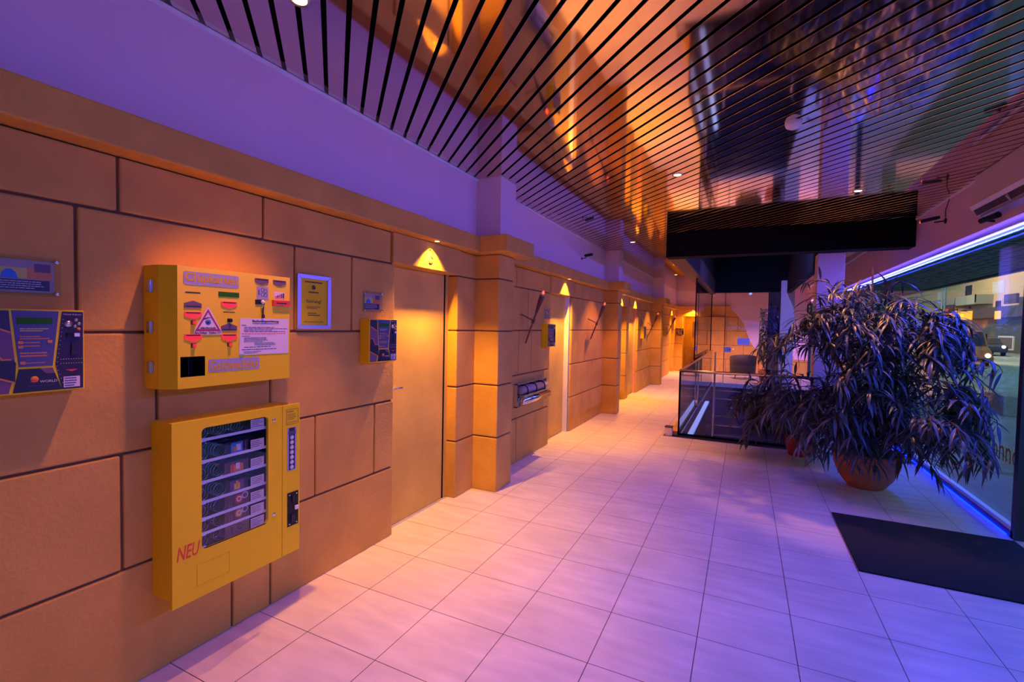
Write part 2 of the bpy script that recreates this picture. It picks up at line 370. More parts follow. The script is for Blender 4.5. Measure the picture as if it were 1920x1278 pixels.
# ------------------------------------------------------------------ slatted mirror ceiling
def ceiling():
    ang = math.radians(-43.5); d = Vector((math.cos(ang), math.sin(ang))); nrm = Vector((-d.y, d.x))
    pitch = .147*nrm.y; off0 = Vector((-.37, .287)).dot(nrm)
    X0, X1, Y0, Y1 = -.5, 4.0, -4.6, 16.6
    hole = (.90, 3.08, 5.22, 13.6)
    def clip(c, rect):
        t0, t1 = -100, 100
        for p, q, lo, hi in ((c.x, d.x, rect[0], rect[1]), (c.y, d.y, rect[2], rect[3])):
            a, b = (lo-p)/q, (hi-p)/q
            if a > b: a, b = b, a
            t0, t1 = max(t0, a), min(t1, b)
        return (t0, t1) if t1 > t0 else None
    mb = MB()
    prof = [(-.0430, .014), (-.0430, .006), (-.0430, .0012), (-.0420, 0), (.0420, 0), (.0430, .0012), (.0430, .006), (.0430, .014)]
    sc = pitch/.108
    offs = [Vector(p).dot(nrm) for p in ((X0, Y0), (X1, Y0), (X0, Y1), (X1, Y1))]
    k0 = int((min(offs)-off0)/pitch)-1; k1 = int((max(offs)-off0)/pitch)+1
    for k in range(k0, k1+1):
        c = nrm*(off0+(k+.5)*pitch); r = clip(c, (X0, X1, Y0, Y1))
        if not r: continue
        h = clip(c, hole); segs = [r]
        if h: segs = [(r[0], h[0]), (h[1], r[1])]
        for a, b in segs:
            if b-a < .03: continue
            V = []
            for t_ in (a, b):
                for u, z in prof:
                    p = c+d*t_+nrm*u*sc; V.append((p.x, p.y, ZC+z))
            n = 8; F = [(i, i+1, n+i+1, n+i) for i in range(n-1)]+[(n-1, 0, n, 2*n-1)]
            mb.add(V, [q[::-1] for q in F])
    return mb
struct(ceiling().build('ceiling', 'slat'))
cp = MB(); hx0, hx1, hy0, hy1 = .90, 3.08, 5.22, 13.6
for x0, x1, y0, y1 in [(-.7, 4.05, -4.6, hy0), (-.7, hx0, hy0, hy1), (hx1, 4.05, hy0, hy1), (-.7, 4.05, hy1, 16.7)]:
    cp.box(x0, x1, y0, y1, ZC+.05, ZC+.12)
struct(cp.build('ceiling_void', 'black'))
# black bulkhead round the stair shaft
bh = MB(); bh.box(.89, XR, 5.20, 5.46, 2.64, ZC+.05)
struct(bh.build('ceiling_beam_front', 'black', None, .004))
brown = mat('bulkhead_brown', (.07, .03, .03), .6)
struct(box('ceiling_beam_left', (.89, 1.13, 5.46, 13.55, 2.64, ZC+.05), brown, None, .004))
sh = MB(); sh.box(.95, 1.13, 5.3, 13.6, ZC+.05, 4.4); sh.box(1.13, 3.0, 13.42, 13.6, 2.68, 4.4); sh.box(3.0, 3.1, 5.46, 13.6, 2.64, 4.4); sh.box(.95, 3.1, 5.3, 13.6, 4.4, 4.5); sh.box(1.0, 3.1, 5.25, 5.46, ZC+.05, 4.4)
struct(sh.build('wall_shaft', 'void'))
# white columns
for nm, b in (('column_near', (2.83, 3.14, 5.47, 5.75, 0, 2.64)), ('column_far', (2.86, 3.20, 13.22, 13.55, 0, 2.99))):
    struct(box('wall_'+nm, b, 'plaster', None, .006))
# stairwell walls and steps
sw = MB(); sw.box(WX0-.1, WX0, WY0-.1, WY1, -2.4, -.12); sw.box(WX1, WX1+.1, WY0-.1, WY1, -2.4, -.12); sw.box(WX0-.1, WX1+.1, WY0-.1, WY0, -2.4, -.12); sw.box(WX0-.1, WX1+.1, WY1, WY1+.1, -2.4, -.12); sw.box(WX0-.1, WX1+.1, WY0-.1, WY1+.1, -2.5, -2.4)
struct(sw.build('wall_stairwell', 'granite'))
st = MB()
for i in range(11): st.box(WX0, WX1, WY1-(i+1)*.34, WY1-i*.34, -2.4, -.19*(i+1))
struct(st.build('stairs', 'step', None, .006))

# ------------------------------------------------------------------ recessed ceiling lights, detector
for i, (x, y) in enumerate(DOWN[:5]):
    lab = ['round warm ceiling downlight nearest the camera, above the yellow machines', 'round warm ceiling downlight in the middle of the mirrored ceiling', 'round warm ceiling downlight just in front of the black bulkhead', 'round warm ceiling downlight above the corridor near the second stone pilaster', 'small round warm ceiling downlight at the far end of the corridor'][i]
    t = thing('ceiling_downlight', lab, 'ceiling light', (x, y, ZC), 'recessed downlights in the slatted ceiling')
    MB().lathe([(.030, .004), (.044, -.006), (.047, -.004), (.047, .006)], (x, y, ZC), 24).build('trim_ring', 'chrome', t)
    MB().lathe([(0, -.003), (.031, -.003), (.031, .01)], (x, y, ZC), 20).build('lens', 'warmlens', t)
t = MB().lathe([(0, -.045), (.025, -.043), (.045, -.03), (.052, -.01), (.052, .004)], (2.22, 1.55, ZC), 24).build('smoke_detector', 'white')
tag(t, 'small round white smoke detector on the mirrored slat ceiling', 'smoke detector')
# lamps under the cornice
labs = ['small round lamp under the cornice over the door numbered 3', 'small round lamp under the cornice over the second door, near the wall torches', 'small round lamp under the cornice just past the second pilaster', 'small round lamp under the cornice over the pink-lit door', 'small round lamp under the cornice at the last door on the left']
for (y, k), lab in zip(DOORS, labs):
    t = thing('cornice_lamp_fitting', lab, 'lamp', (LX, y, 2.262), 'small lamps under the cornice')
    MB().lathe([(.020, -.002), (.033, -.004), (.035, .002)], (LX, y, 2.262), 18).build('ring', 'chrome', t)
    MB().lathe([(0, -.001), (.021, -.001), (.021, .003)], (LX, y, 2.262), 14).build('lens', 'warmlens', t)
t = thing('cornice_lamp_fitting', 'small round lamp under the far cornice over the washroom opening', 'lamp', (.25, FY-.06, 2.262), 'small lamps under the cornice')
MB().lathe([(0, -.001), (.03, -.002), (.035, .002)], (.25, FY-.06, 2.262), 14).build('lens', 'warmlens', t)
# door numbers
tag(text('door_number', '3', (1.035, 1.10, 2.085, 2.205), 'ink', None, -.349, .1, depth=.006, bold=.0), 'black metal numeral 3 on the lit stone over the first door', 'door number')
tag(text('door_number', '4', (4.30, 4.355, 2.10, 2.20), 'ink', None, -.349, .0, depth=.006, bold=.01), 'small black numeral on the lit stone over the second door', 'door number')
tag(text('door_number', '6', (9.12, 9.2, 2.10, 2.20), 'ink', None, -.349, .0, depth=.006, bold=.01), 'small black numeral over the pink-lit fourth door', 'door number')
tag(text('door_sign', 'WC', (.18, .32, 2.10, 2.19), 'ink', None, FY-.006, .0, depth=.012, bold=.01, face='-y'), 'small dark letters over the washroom opening in the far wall', 'sign')

# ------------------------------------------------------------------ card and change machine (upper yellow box)
def change_machine():
    y0, y1, z0, z1, xf = -1.0, -.39, 1.293, 1.823, -.20
    t = thing('change_machine', 'upper yellow wall cabinet lettered Chipkarten and Geldwechsler', 'vending machine', (XW, -.7, z0))
    ty0, ty1, tz0, tz1 = -.947, -.843, 1.343, 1.431
    # outline in (x,y): bevelled on both sides; front face has the coin tray hole
    body = MB()
    prof = [(XW, y0), (-.262, y0), (xf, y0+.042), (xf, y1-.012), (xf-.012, y1), (XW, y1)]
    n = len(prof); V = [(a, b, z0) for a, b in prof]+[(a, b, z1) for a, b in prof]
    F = [tuple(reversed(range(n))), tuple(range(n, 2*n))]+[(i, (i+1) % n, n+(i+1) % n, n+i) for i in range(n) if i != 2]
    body.add(V, F)
    A = (y0+.042, y1-.012)
    ring = [(A[0], z0), (A[1], z0), (A[1], z1), (A[0], z1)]; hole = [(ty0, tz0), (ty1, tz0), (ty1, tz1), (ty0, tz1)]
    V = [(xf, a, b) for a, b in ring+hole]+[(xf-.09, a, b) for a, b in hole]
    body.add(V, [(i, (i+1) % 4, 4+(i+1) % 4, 4+i) for i in range(4)])
    body.build('cabinet_body', 'yellow', t)
    tr = MB(); V = [(xf, a, b) for a, b in hole]+[(xf-.09, a, b) for a, b in hole]
    tr.add(V, [(i, (i+1) % 4, 4+(i+1) % 4, 4+i) for i in range(4)]+[(4, 5, 6, 7)])
    tr.box(xf-.089, xf-.03, -.898, -.895, tz0, tz1)
    tr.build('coin_tray', 'black_plastic', t)
    x = xf+.0005
    def plate(name, r, m, d=.002): return MB().box(x, x+d, *r).build(name, m, t)
    def rounded(y0_, y1_, z0_, z1_, r=.01):
        pts = []
        for cy, cz, a0 in ((y1_-r, z1_-r, 0), (y0_+r, z1_-r, 90), (y0_+r, z0_+r, 180), (y1_-r, z0_+r, 270)):
            for k in range(4):
                a = math.radians(a0+k*30); pts.append((cy+r*math.cos(a), cz+r*math.sin(a)))
        return pts
    s = MB().prism(rounded(-.934, -.685, 1.744, 1.802), x, x+.001).build('name_sticker', 'lilac', t)
    text('lettering', 'Chipkarten', (-.928, -.690, 1.748, 1.797), 'letter', s, x+.0016, bold=.02)
    s = MB().prism(rounded(-.828, -.577, 1.356, 1.414), x, x+.001).build('name_sticker', 'lilac', t)
    text('lettering', 'Geldwechsler', (-.823, -.582, 1.361, 1.408), 'letter', s, x+.0016, bold=.02)
    MB().box(x-.002, x+.0008, -.926, -.863, 1.709, 1.714).build('card_slot', 'ink', t)
    MB().box(x-.002, x+.0008, -.76, -.704, 1.630, 1.633).build('card_slot', 'ink', t)
    plate('display', (-.782, -.684, 1.702, 1.724), 'greenlcd')
    def arrow(y0_, y1_, z0_, z1_, up, m):
        h = (z1_-z0_)*.38; c = (y0_+y1_)/2
        p = [(y0_, z0_), (y1_, z0_), (y1_, z1_-h), (c, z1_), (y0_, z1_-h)] if up else [(y0_, z0_+h), (c, z0_), (y1_, z0_+h), (y1_, z1_), (y0_, z1_)]
        o = MB().prism(p, x, x+.003).build('price_arrow', m, t)
        MB().box(x+.003, x+.0035, y0_+.006, y1_-.006, z1_-.008 if not up else z0_+.004, z1_-.003 if not up else z0_+.008).build('arrow_text_band', 'ink', o)
        return o
    arrow(-.931, -.859, 1.645, 1.676, True, 'mauve'); arrow(-.931, -.859, 1.595, 1.628, False, 'red'); arrow(-.931, -.859, 1.494, 1.530, False, 'red')
    arrow(-.770, -.695, 1.647, 1.680, False, 'red'); arrow(-.770, -.695, 1.544, 1.579, True, 'mauve'); arrow(-.770, -.695, 1.493, 1.529, False, 'red')
    arrow(-.602, -.528, 1.772, 1.803, False, 'mauve'); arrow(-.501, -.427, 1.772, 1.803, False, 'mauve')
    for a, b, c, d, m in [(-.901, -.886, 1.573, 1.588, 'red'), (-.901, -.886, 1.472, 1.487, 'red'), (-.739, -.723, 1.586, 1.599, 'black_plastic'), (-.739, -.723, 1.472, 1.487, 'red')]:
        o = MB().box(x, x+.003, a-.002, b+.002, c-.002, d+.002).build('button_bezel', 'ink', t)
        MB().box(x+.003, x+.012, a+.002, b, c, d).build('push_button', m, o)
    s = plate('coin_sticker', (-.592, -.529, 1.700, 1.764), 'lilac', .001)
    for k, (a, b) in enumerate([(-.560, 1.748), (-.545, 1.742), (-.560, 1.725), (-.543, 1.722)]):
        MB().lathe([(.0075, .001), (.009, .0018), (.0098, .001)], (x, a, b), 14, 'x').build('coin_outline', 'ink', s)
    MB().box(x+.001, x+.0018, -.583, -.579, 1.722, 1.748).build('coin_slot_mark', 'ink', s)
    s = plate('note_sticker', (-.494, -.434, 1.710, 1.744), 'paper', .001)
    for k in range(5): MB().box(x+.001, x+.0018, -.489+k*.011, -.481+k*.011, 1.713, 1.722+.004*k).build('note_patch', ['redpaint', 'midblue', 'redpaint', 'midblue', 'navy'][k], s)
    o = plate('coin_slot', (-.600, -.550, 1.675, 1.697), 'black_plastic', .004)
    MB().lathe([(0, .014), (.007, .013), (.010, .008), (.010, .003)], (x, -.562, 1.687), 16, 'x').build('return_knob', 'white', o)
    o = plate('note_slot', (-.507, -.41, 1.673, 1.700), 'redpaint', .012)
    MB().box(x+.012, x+.0128, -.49, -.43, 1.683, 1.688).build('note_mouth', 'ink', o)
    o = MB().lathe([(0, .006), (.006, .006), (.007, .001)], (x, -.563, 1.655), 12, 'x').build('lock', 'steel', t)
    MB().box(x+.006, x+.010, -.566, -.560, 1.617, 1.662).box(x+.006, x+.012, -.57, -.556, 1.607, 1.624).build('key', 'ink', o)
    # warning triangle
    p = [(-.893, 1.527), (-.769, 1.527), (-.771, 1.546), (-.826, 1.648), (-.836, 1.648), (-.891, 1.546)]
    s = MB().prism(p, x+.002, x+.003).build('camera_warning_sticker', 'paper', t)
    def tri(c, h): return [(c[0]-h*.58, c[1]-h/2), (c[0]+h*.58, c[1]-h/2), (c[0], c[1]+h/2)]
    c0 = (-.831, 1.592); a = tri(c0, .100); b = tri((c0[0], c0[1]-.003), .074); mb = MB()
    mb.add([(x+.0036, *q) for q in a]+[(x+.0036, *q) for q in b], [(i, (i+1) % 3, 3+(i+1) % 3, 3+i) for i in range(3)]); mb.build('triangle_border', mat('crimson_print', (.42, .03, .09), .5), s)
    MB().lathe([(0, .0008), (.0125, .0008), (.0125, 0)], (x+.003, -.831, 1.583), 20, 'x').build('eye', mat('eye_blue', (.04, .16, .5), .5), s)
    MB().lathe([(0, .0014), (.005, .0014), (.005, .0008)], (x+.003, -.831, 1.583), 14, 'x').build('pupil', 'ink', s)
    br = [(-.856, 1.590), (-.848, 1.600), (-.832, 1.605), (-.812, 1.602), (-.832, 1.601), (-.848, 1.594)]
    MB().prism(br[::-1], x+.0032, x+.0038).build('eyebrow', 'ink', s)
    text('lettering', 'videoüberwacht', (-.866, -.797, 1.5535, 1.562), 'navy', s, x+.0042, bold=.01)
    text('lettering', 'Ihre Polizei  Telefon 117', (-.889, -.773, 1.531, 1.540), 'ink', s, x+.0042, bold=.02)
    # instruction sheet
    s = MB().prism([(-.683, 1.427), (-.411, 1.426), (-.409, 1.605), (-.680, 1.605)], x+.001, x+.0018).build('instruction_sheet', 'paper', t)
    text('heading', 'Bedienungsanleitung', (-.616, -.470, 1.583, 1.597), 'ink', s, x+.0026, bold=.02)
    MB().box(x+.002, x+.003, -.616, -.470, 1.579, 1.5805).build('heading_rule', 'ink', s)
    lm = MB()
    lines(lm, -.672, -.635, 1.566, 1.574, 1, x+.002); lines(lm, -.660, -.42, 1.536, 1.564, 4, x+.002, seed=3); lines(lm, -.672, -.63, 1.514, 1.521, 1, x+.002, ragged=False)
    lines(lm, -.66, -.52, 1.487, 1.512, 4, x+.002, seed=5); lines(lm, -.605, -.455, 1.470, 1.486, 3, x+.002, seed=8); lines(lm, -.66, -.44, 1.460, 1.468, 1, x+.002); lines(lm, -.672, -.48, 1.448, 1.456, 1, x+.002, seed=2, ragged=False); lines(lm, -.66, -.545, 1.432, 1.445, 2, x+.002, seed=9)
    lm.build('print', 'ink', s)
    lines(MB(), -.672, -.43, 1.525, 1.533, 1, x+.002, seed=4, ragged=False).build('red_print', 'redpaint', s)
    MB().prism([(-.683, 1.414), (-.664, 1.419), (-.661, 1.431), (-.680, 1.431)], x+.0025, x+.003).build('green_tape', mat('green_tape', (.2, .5, .12), .5), t)
    for z in (1.732, 1.558, 1.386):
        o = MB().box(-.342, -.298, y0-.006, y0, z-.024, z+.024).build('hinge', 'chrome', t, .002)
        MB().tube([(-.306, y0-.008, z-.026), (-.306, y0-.008, z+.026)], .006, 8).build('hinge_pin', 'chrome', o)
change_machine()

# ------------------------------------------------------------------ lower yellow vending machine
def vending_machine():
    y0, y1, z0, z1, xf = -.978, -.325, .335, 1.147, -.21
    wy0, wy1, wz0, wz1 = -.853, -.518, .549, 1.105
    t = thing('vending_machine', 'lower yellow wall vending machine with a glass window and red NEU lettering', 'vending machine', (XW, -.65, z0))
    b = MB(); xb = XW; xm = -.228; q = .012
    b.box(xb, xb+q, y0+.006, y1-.032, z0+.032, z1-.010); b.box(xb, xm, y0+.004, y0+.004+q, z0+.03, z1-.004); b.box(xb, xm, y1-.03-q, y1-.03, z0+.03, z1-.004)
    b.box(xb+.0005, xm-.0005, y0+.0045, y1-.0305, z1-q-.003, z1-.003); b.box(xb+.0005, xm-.0005, y0+.0045, y1-.0305, z0+.0305, z0+.03+q)
    b.build('cabinet_body', 'yellow', t)
    # front door with rounded window hole
    d = MB(); ys = -.436
    r = .022; hole = []
    for cy, cz, a0 in ((wy1-r, wz1-r, 0), (wy0+r, wz1-r, 90), (wy0+r, wz0+r, 180), (wy1-r, wz0+r, 270)):
        for k in range(5):
            a = math.radians(a0+k*22.5); hole.append((cy+r*math.cos(a), cz+r*math.sin(a)))
    outer = []
    for (cy, cz), n_ in zip(((ys-.002, z1), (y0, z1), (y0, z0), (ys-.002, z0)), range(4)):
        outer += [(cy, cz)]*5
    n = 20
    V = [(xf, *p) for p in outer]+[(xf, *p) for p in hole]+[(xm, *p) for p in outer]+[(xm, *p) for p in hole]
    F = []
    for i in range(n):
        j = (i+1) % n
        a, b2, c, e = i, j, n+j, n+i
        F.append((a, b2, c, e) if outer[i] != outer[j] else (a, c, e))
        F.append((n+i, n+j, 3*n+j, 3*n+i))
        if outer[i] != outer[j]: F.append((j, i, 2*n+i, 2*n+j)); F.append((2*n+j, 2*n+i, 3*n+i, 3*n+j))
    d.add(V, F); door = d.build('door', 'yellow', t)
    box('window_seal', (xf-.004, xf-.001, wy0-.001, wy1+.001, wz0-.001, wz0+.004), 'black_plastic', door)
    MB().box(xf-.007, xf-.003, wy0-.003, wy1+.003, wz0-.003, wz1+.003).build('window_pane', 'glass', door)
    for z in (1.08, .583):
        o = MB().lathe([(0, .006), (.006, .006), (.010, .003), (.011, 0)], (xf, -.487, z), 16, 'x').build('lock', 'steel', door)
    text('lettering', 'NEU', (-.960, -.862, .538, .600), 'redpaint', door, xf+.001, .25, bold=.01)
    mb = MB()
    for a, b_, c, e in [(-.874, -.725, .487, .4885), (-.874, -.725, .392, .3935), (-.8755, -.874, .392, .4885), (-.7255, -.724, .392, .4885)]: mb.box(xf, xf+.0012, a, b_, c, e)
    mb.build('delivery_flap_outline', mat('yellow_edge', (.75, .42, .01), .4), door)
    c = box('coin_side_panel', (xm, xf, ys+.002, y1, z0, z1), 'yellow', t, .002)
    x = xf
    s = MB()
    for a, b_, c_, e in [(-.412, -.338, 1.120, 1.1212), (-.412, -.338, 1.040, 1.0412), (-.412, -.4108, 1.04, 1.12), (-.3392, -.338, 1.04, 1.12)]: s.box(x, x+.001, a, b_, c_, e)
    lines(s, -.404, -.345, 1.103, 1.112, 1, x); lines(s, -.404, -.345, 1.062, 1.098, 4, x, .22, 5); lines(s, -.404, -.345, 1.047, 1.054, 1, x, .3, 2); s.build('instruction_print', 'ink', c)
    k = box('selection_panel', (x, x+.002, -.407, -.349, .789, 1.022), 'lilac', t)
    MB().box(x+.002, x+.003, -.397, -.360, .793, 1.02).build('selection_strip', 'ink', k)
    MB().box(x+.003, x+.006, -.401, -.356, .985, 1.003).build('price_display', 'midblue', k)
    for i in range(7): MB().lathe([(.0075, .003), (.0105, .005), (.0115, .003)], (x, -.3785, .968-i*.027), 16, 'x').lathe([(0, .004), (.006, .004), (.006, .003)], (x, -.3785, .968-i*.027), 12, 'x').build('selection_button', 'white', k)
    k = box('coin_unit', (x, x+.004, -.405, -.337, .484, .668), 'black_plastic', t, .001)
    for a, b_ in ((-.393, .655), (-.349, .655), (-.393, .497), (-.349, .497)): MB().lathe([(0, .006), (.004, .006), (.004, .004)], (x, a, b_), 10, 'x').build('screw', 'steel', k)
    MB().box(x+.004, x+.014, -.363, -.342, .568, .590).build('return_button', 'white', k, .002)
    MB().box(x+.004, x+.012, -.378, -.370, .612, .648).build('coin_slit', 'ink', k); MB().box(x+.004, x+.010, -.385, -.360, .505, .545).build('coin_cup', 'ink', k)
    # interior
    ib = MB(); ib.box(XW+.013, XW+.016, wy0-.03, wy1+.03, wz0-.05, wz1+.02); ib.box(XW+.016, xm-.002, wy0-.03, wy0-.027, wz0-.05, wz1+.02); ib.box(XW+.016, xm-.002, wy1+.027, wy1+.03, wz0-.05, wz1+.02)
    ib.build('interior_lining', mat('vend_lining', (.03, .03, .06), .5), t)
    Z = [1.043, .942, .847, .754, .676, .608, .542]
    for i, z in enumerate(Z):
        s = MB().box(XW+.016, xm-.012, wy0-.02, wy1+.02, z-.004, z).build('shelf', 'black_plastic', t)
        if i < 6: MB().box(xm-.012, xm-.008, wy0-.02, wy1+.02, z-.006, z+.007).build('shelf_strip', 'white', s)
        lab = MB().box(xm-.008, xm-.006, -.598, -.525, z+.004, z+.052).build('price_card', 'paper', s)
        lines(MB(), -.594, -.530, z+.012, z+.048, 4, xm-.006, .3, i+3).build('print', 'ink', s)
        MB().box(xm-.008, xm-.006, -.852, -.82, z-.008, z+.009).build('number_tab', 'white', s)
        pts = []
        for lane in range(3):
            cy = -.835+lane*.085; pts = []
            for k_ in range(49):
                a = k_/48*2*math.pi*5; pts.append((XW+.03+.10*k_/48, cy+.028*math.cos(a), z+.034+.028*math.sin(a)))
            MB().tube(pts, .0014, 4).build('spiral_coil', 'steel', s)
    return Z, xm
VZ, VXM = vending_machine()
def pack(i, z, y0, y1, h, base, art, lab):
    t = thing('product_pack', lab, 'package', (VXM-.05, (y0+y1)/2, z), 'small packs in the vending machine')
    MB().box(VXM-.06, VXM-.014, y0, y1, z+.001, z+h).build('carton', base, t)
    x = VXM-.0138; c = (y0+y1)/2
    for k, (dy, dz, w, hh, m) in enumerate(art): MB().box(x, x+.0006+.0002*k, c+dy-w/2, c+dy+w/2, z+h/2+dz-hh/2, z+h/2+dz+hh/2).build('printed_patch', m, t)
    return t
kraft = mat('kraft_card', (.22, .12, .09), .7); pk = mat('pack_plum', (.16, .05, .16), .5); cy_ = mat('pack_cyan', (.05, .25, .55), .5); pbr = mat('pack_brown', (.13, .05, .05), .6)
pack(0, VZ[1], -.725, -.607, .062, 'navy', [(.0, 0, .06, .05, cy_), (.008, .0, .025, .03, 'paper'), (-.01, -.005, .018, .022, 'orange'), (.045, 0, .008, .05, pbr)], 'small dark pack with a blue and white picture on the second shelf')
pack(1, VZ[2], -.727, -.605, .060, pbr, [(0, -.004, .065, .035, 'orange'), (.005, .004, .02, .03, 'paper'), (-.022, 0, .008, .04, 'redpaint')], 'small brown pack with an orange picture on the third shelf')
pack(2, VZ[3], -.722, -.608, .062, 'dark', [(0, 0, .07, .05, pk), (0, -.004, .03, .03, 'yel'), (0, .008, .012, .03, 'orange')], 'small black and purple pack with a yellow figure on the fourth shelf')
def ringpack(z, m, lab):
    t = pack(0, z, -.727, -.600, .070, pbr, [(-.04, -.01, .005, .03, kraft), (-.03, -.01, .005, .03, kraft)], lab); x = VXM-.0138
    MB().lathe([(0, .0008), (.022, .0008), (.022, 0)], (x, -.655, z+.04), 20, 'x').build('round_print', m, t)
    MB().lathe([(.008, .0014), (.014, .0014)], (x, -.655, z+.04), 20, 'x').build('ring_print', 'paper', t)
    MB().lathe([(.012, .0016), (.016, .0016)], (x, -.625, z+.05), 20, 'x').build('ring_print', 'paper', t)
ringpack(VZ[4], 'redpaint', 'brown pack with a red circle on the fifth shelf'); ringpack(VZ[5]-.002, 'orange', 'brown pack with an orange circle on the sixth shelf')
t = pack(0, VZ[6], -.725, -.600, .062, kraft, [(-.03, 0, .004, .025, 'dark')], 'plain tan pack with a black ring mark on the lowest shelf')
MB().lathe([(.010, .0008), (.014, .0008)], (VXM-.0138, -.65, VZ[6]+.035), 20, 'x').build('ring_print', 'ink', t)

# ------------------------------------------------------------------ payment terminals
def terminal(loc, lab):
    t = thing('payment_terminal', lab, 'terminal', (0, 0, 0), 'yellow and blue payment terminals beside the doors')
    W_, H, D = .28, .298, .085
    MB().box(0, D, 0, W_, 0, H).build('housing', 'yellow', t, .004)
    x = D+.0006
    def poly(name, pts, m, par=None, dx=0, d=.0008): return MB().prism(pts, x+dx, x+dx+d).build(name, m, par or t)
    L_ = poly('left_print', [(.006, .006), (.070, .006), (.088, .09), (.088, .10), (.072, .292), (.006, .292)], 'mauve')
    poly('dark_patch', [(.006, .245), (.076, .215), (.073, .290), (.006, .290)], 'dark', L_, .001)
    poly('dark_patch', [(.006, .075), (.086, .042), (.089, .11), (.078, .125), (.055, .125), (.035, .165), (.006, .168)], 'dark', L_, .001)
    for p in ([(.006, .250), (.076, .219), (.076, .213), (.006, .244)], [(.006, .168), (.035, .165), (.055, .125), (.078, .125), (.078, .120), (.052, .120), (.032, .160), (.006, .163)], [(.006, .080), (.086, .045), (.086, .039), (.006, .073)]):
        poly('orange_line', p[::-1], 'orange', L_, .002)
    c = poly('centre_print', [(.096, .095), (.186, .095), (.205, .292), (.079, .292)], 'midblue')
    poly('display', [(.092, .245), (.187, .245), (.187, .268), (.092, .268)], 'greenlcd', c, .001)
    yl = MB(); lines(yl, .100, .178, .218, .232, 2, x+.001, .5, 2); yl.build('yellow_print', 'yel', c)
    for q in ((.100, .178, .190, .205, 2, x+.001, .45, 3), (.106, .172, .162, .186, 2, x+.001, .3, 4), (.100, .178, .128, .148, 2, x+.001, .5, 6), (.11, .17, .104, .112, 1, x+.001, .4, 6)): lines(MB(), *q).build('orange_print', 'orange', c)
    for a, b in ((.094, .176), (.172, .178), (.094, .160), (.099, .104)): MB().box(x+.001, x+.004, a, a+.013, b, b+.010).build('key_cap', 'orange', c)
    lo = poly('logo_print', [(.080, .006), (.212, .006), (.186, .088), (.096, .088)], 'dark')
    poly('mauve_patch', [(.150, .088), (.185, .088), (.192, .068), (.168, .068)][::-1], 'mauve', lo, .001)
    MB().lathe([(0, .0018), (.011, .0018), (.011, 0)], (x, .136, .050), 16, 'x').build('sun_mark', 'orange', lo)
    MB().prism([(.125, .040), (.147, .040), (.136, .050)], x+.0018, x+.0024).build('sun_peak', 'redpaint', lo)
    text('lettering', 'WORLD', (.150, .198, .036, .045), 'paper', lo, x+.0018)
    text('lettering', 'automaten  Internet', (.118, .190, .024, .030), 'midblue', lo, x+.0018)
    r = poly('right_print', [(.212, .006), (.274, .006), (.276, .292), (.214, .292), (.194, .10)], 'navy')
    text('lettering', 'Münzen & Jetons', (.218, .270, .278, .285), 'paper', r, x+.0018); 
    MB().lathe([(0, .003), (.012, .003), (.012, 0)], (x, .232, .247), 14, 'x').build('coin_ring', 'chrome', r)
    for a, b in ((.255, .262), (.264, .248), (.252, .238), (.262, .228)): MB().lathe([(0, .002), (.006, .002), (.006, 0)], (x, a, b), 10, 'x').build('coin_picture', 'chrome' if b > .23 else 'orange', r)
    s_ = MB().box(x+.001, x+.006, .226, .264, .198, .215).build('coin_slot', 'black_plastic', r); MB().box(x+.006, x+.010, .246, .262, .200, .213).build('return_key', 'white', r)
    MB().prism([(.238, .132), (.256, .132), (.256, .142), (.248, .142), (.246, .178), (.240, .178)], x+.001, x+.006).build('card_slit', 'ink', r)
    dots = MB()
    for i in range(16):
        z = .262-.0155*i; y = .216-.010*min(i, 11)/11*2+max(0, i-11)*.004; dots.box(x+.001, x+.002, y, y+.0022, z, z+.0022)
    for i in range(9): dots.box(x+.001, x+.002, .208+.0075*i, .2105+.0075*i, .116, .1185); dots.box(x+.001, x+.002, .208+.0075*i, .2105+.0075*i, .100, .1025)
    dots.build('dotted_line', 'yel', r)
    MB().prism([(.222, .078), (.258, .078), (.240, .070)][::-1], x+.001, x+.002).build('red_mark', 'redpaint', r)
    s_ = MB().box(x+.001, x+.002, .216, .264, .012, .052).build('sticker', 'paper', r); lines(MB(), .219, .262, .014, .050, 4, x+.002, .5, 12).build('handwriting', 'midblue', r)
    t.location = loc
    return t
def copy_tree(o, par=None):
    c = o.copy(); C.objects.link(c)
    if par: c.parent = par
    for ch in list(o.children): copy_tree(ch, c)
    return c
T0 = terminal((XW, -1.522, 1.322), 'payment terminal cut by the left edge of the photo, left of the yellow machines')
for y, lab in [(.289, 'payment terminal on the stone wall beside the door numbered 3'), (3.50, 'payment terminal between the first wall torch and the second door'), (9.95, 'payment terminal just past the pink-lit door, below the third torch'), (13.67, 'payment terminal on the far part of the left wall past the third pilaster')]:
    c = copy_tree(T0); c.location = (XW, y, 1.322); c['label'] = lab
c = copy_tree(T0); c.location = (-.33, FY, 1.30); c.rotation_euler = (0, 0, -math.pi/2); c['label'] = 'payment terminal on the far wall left of the washroom opening'

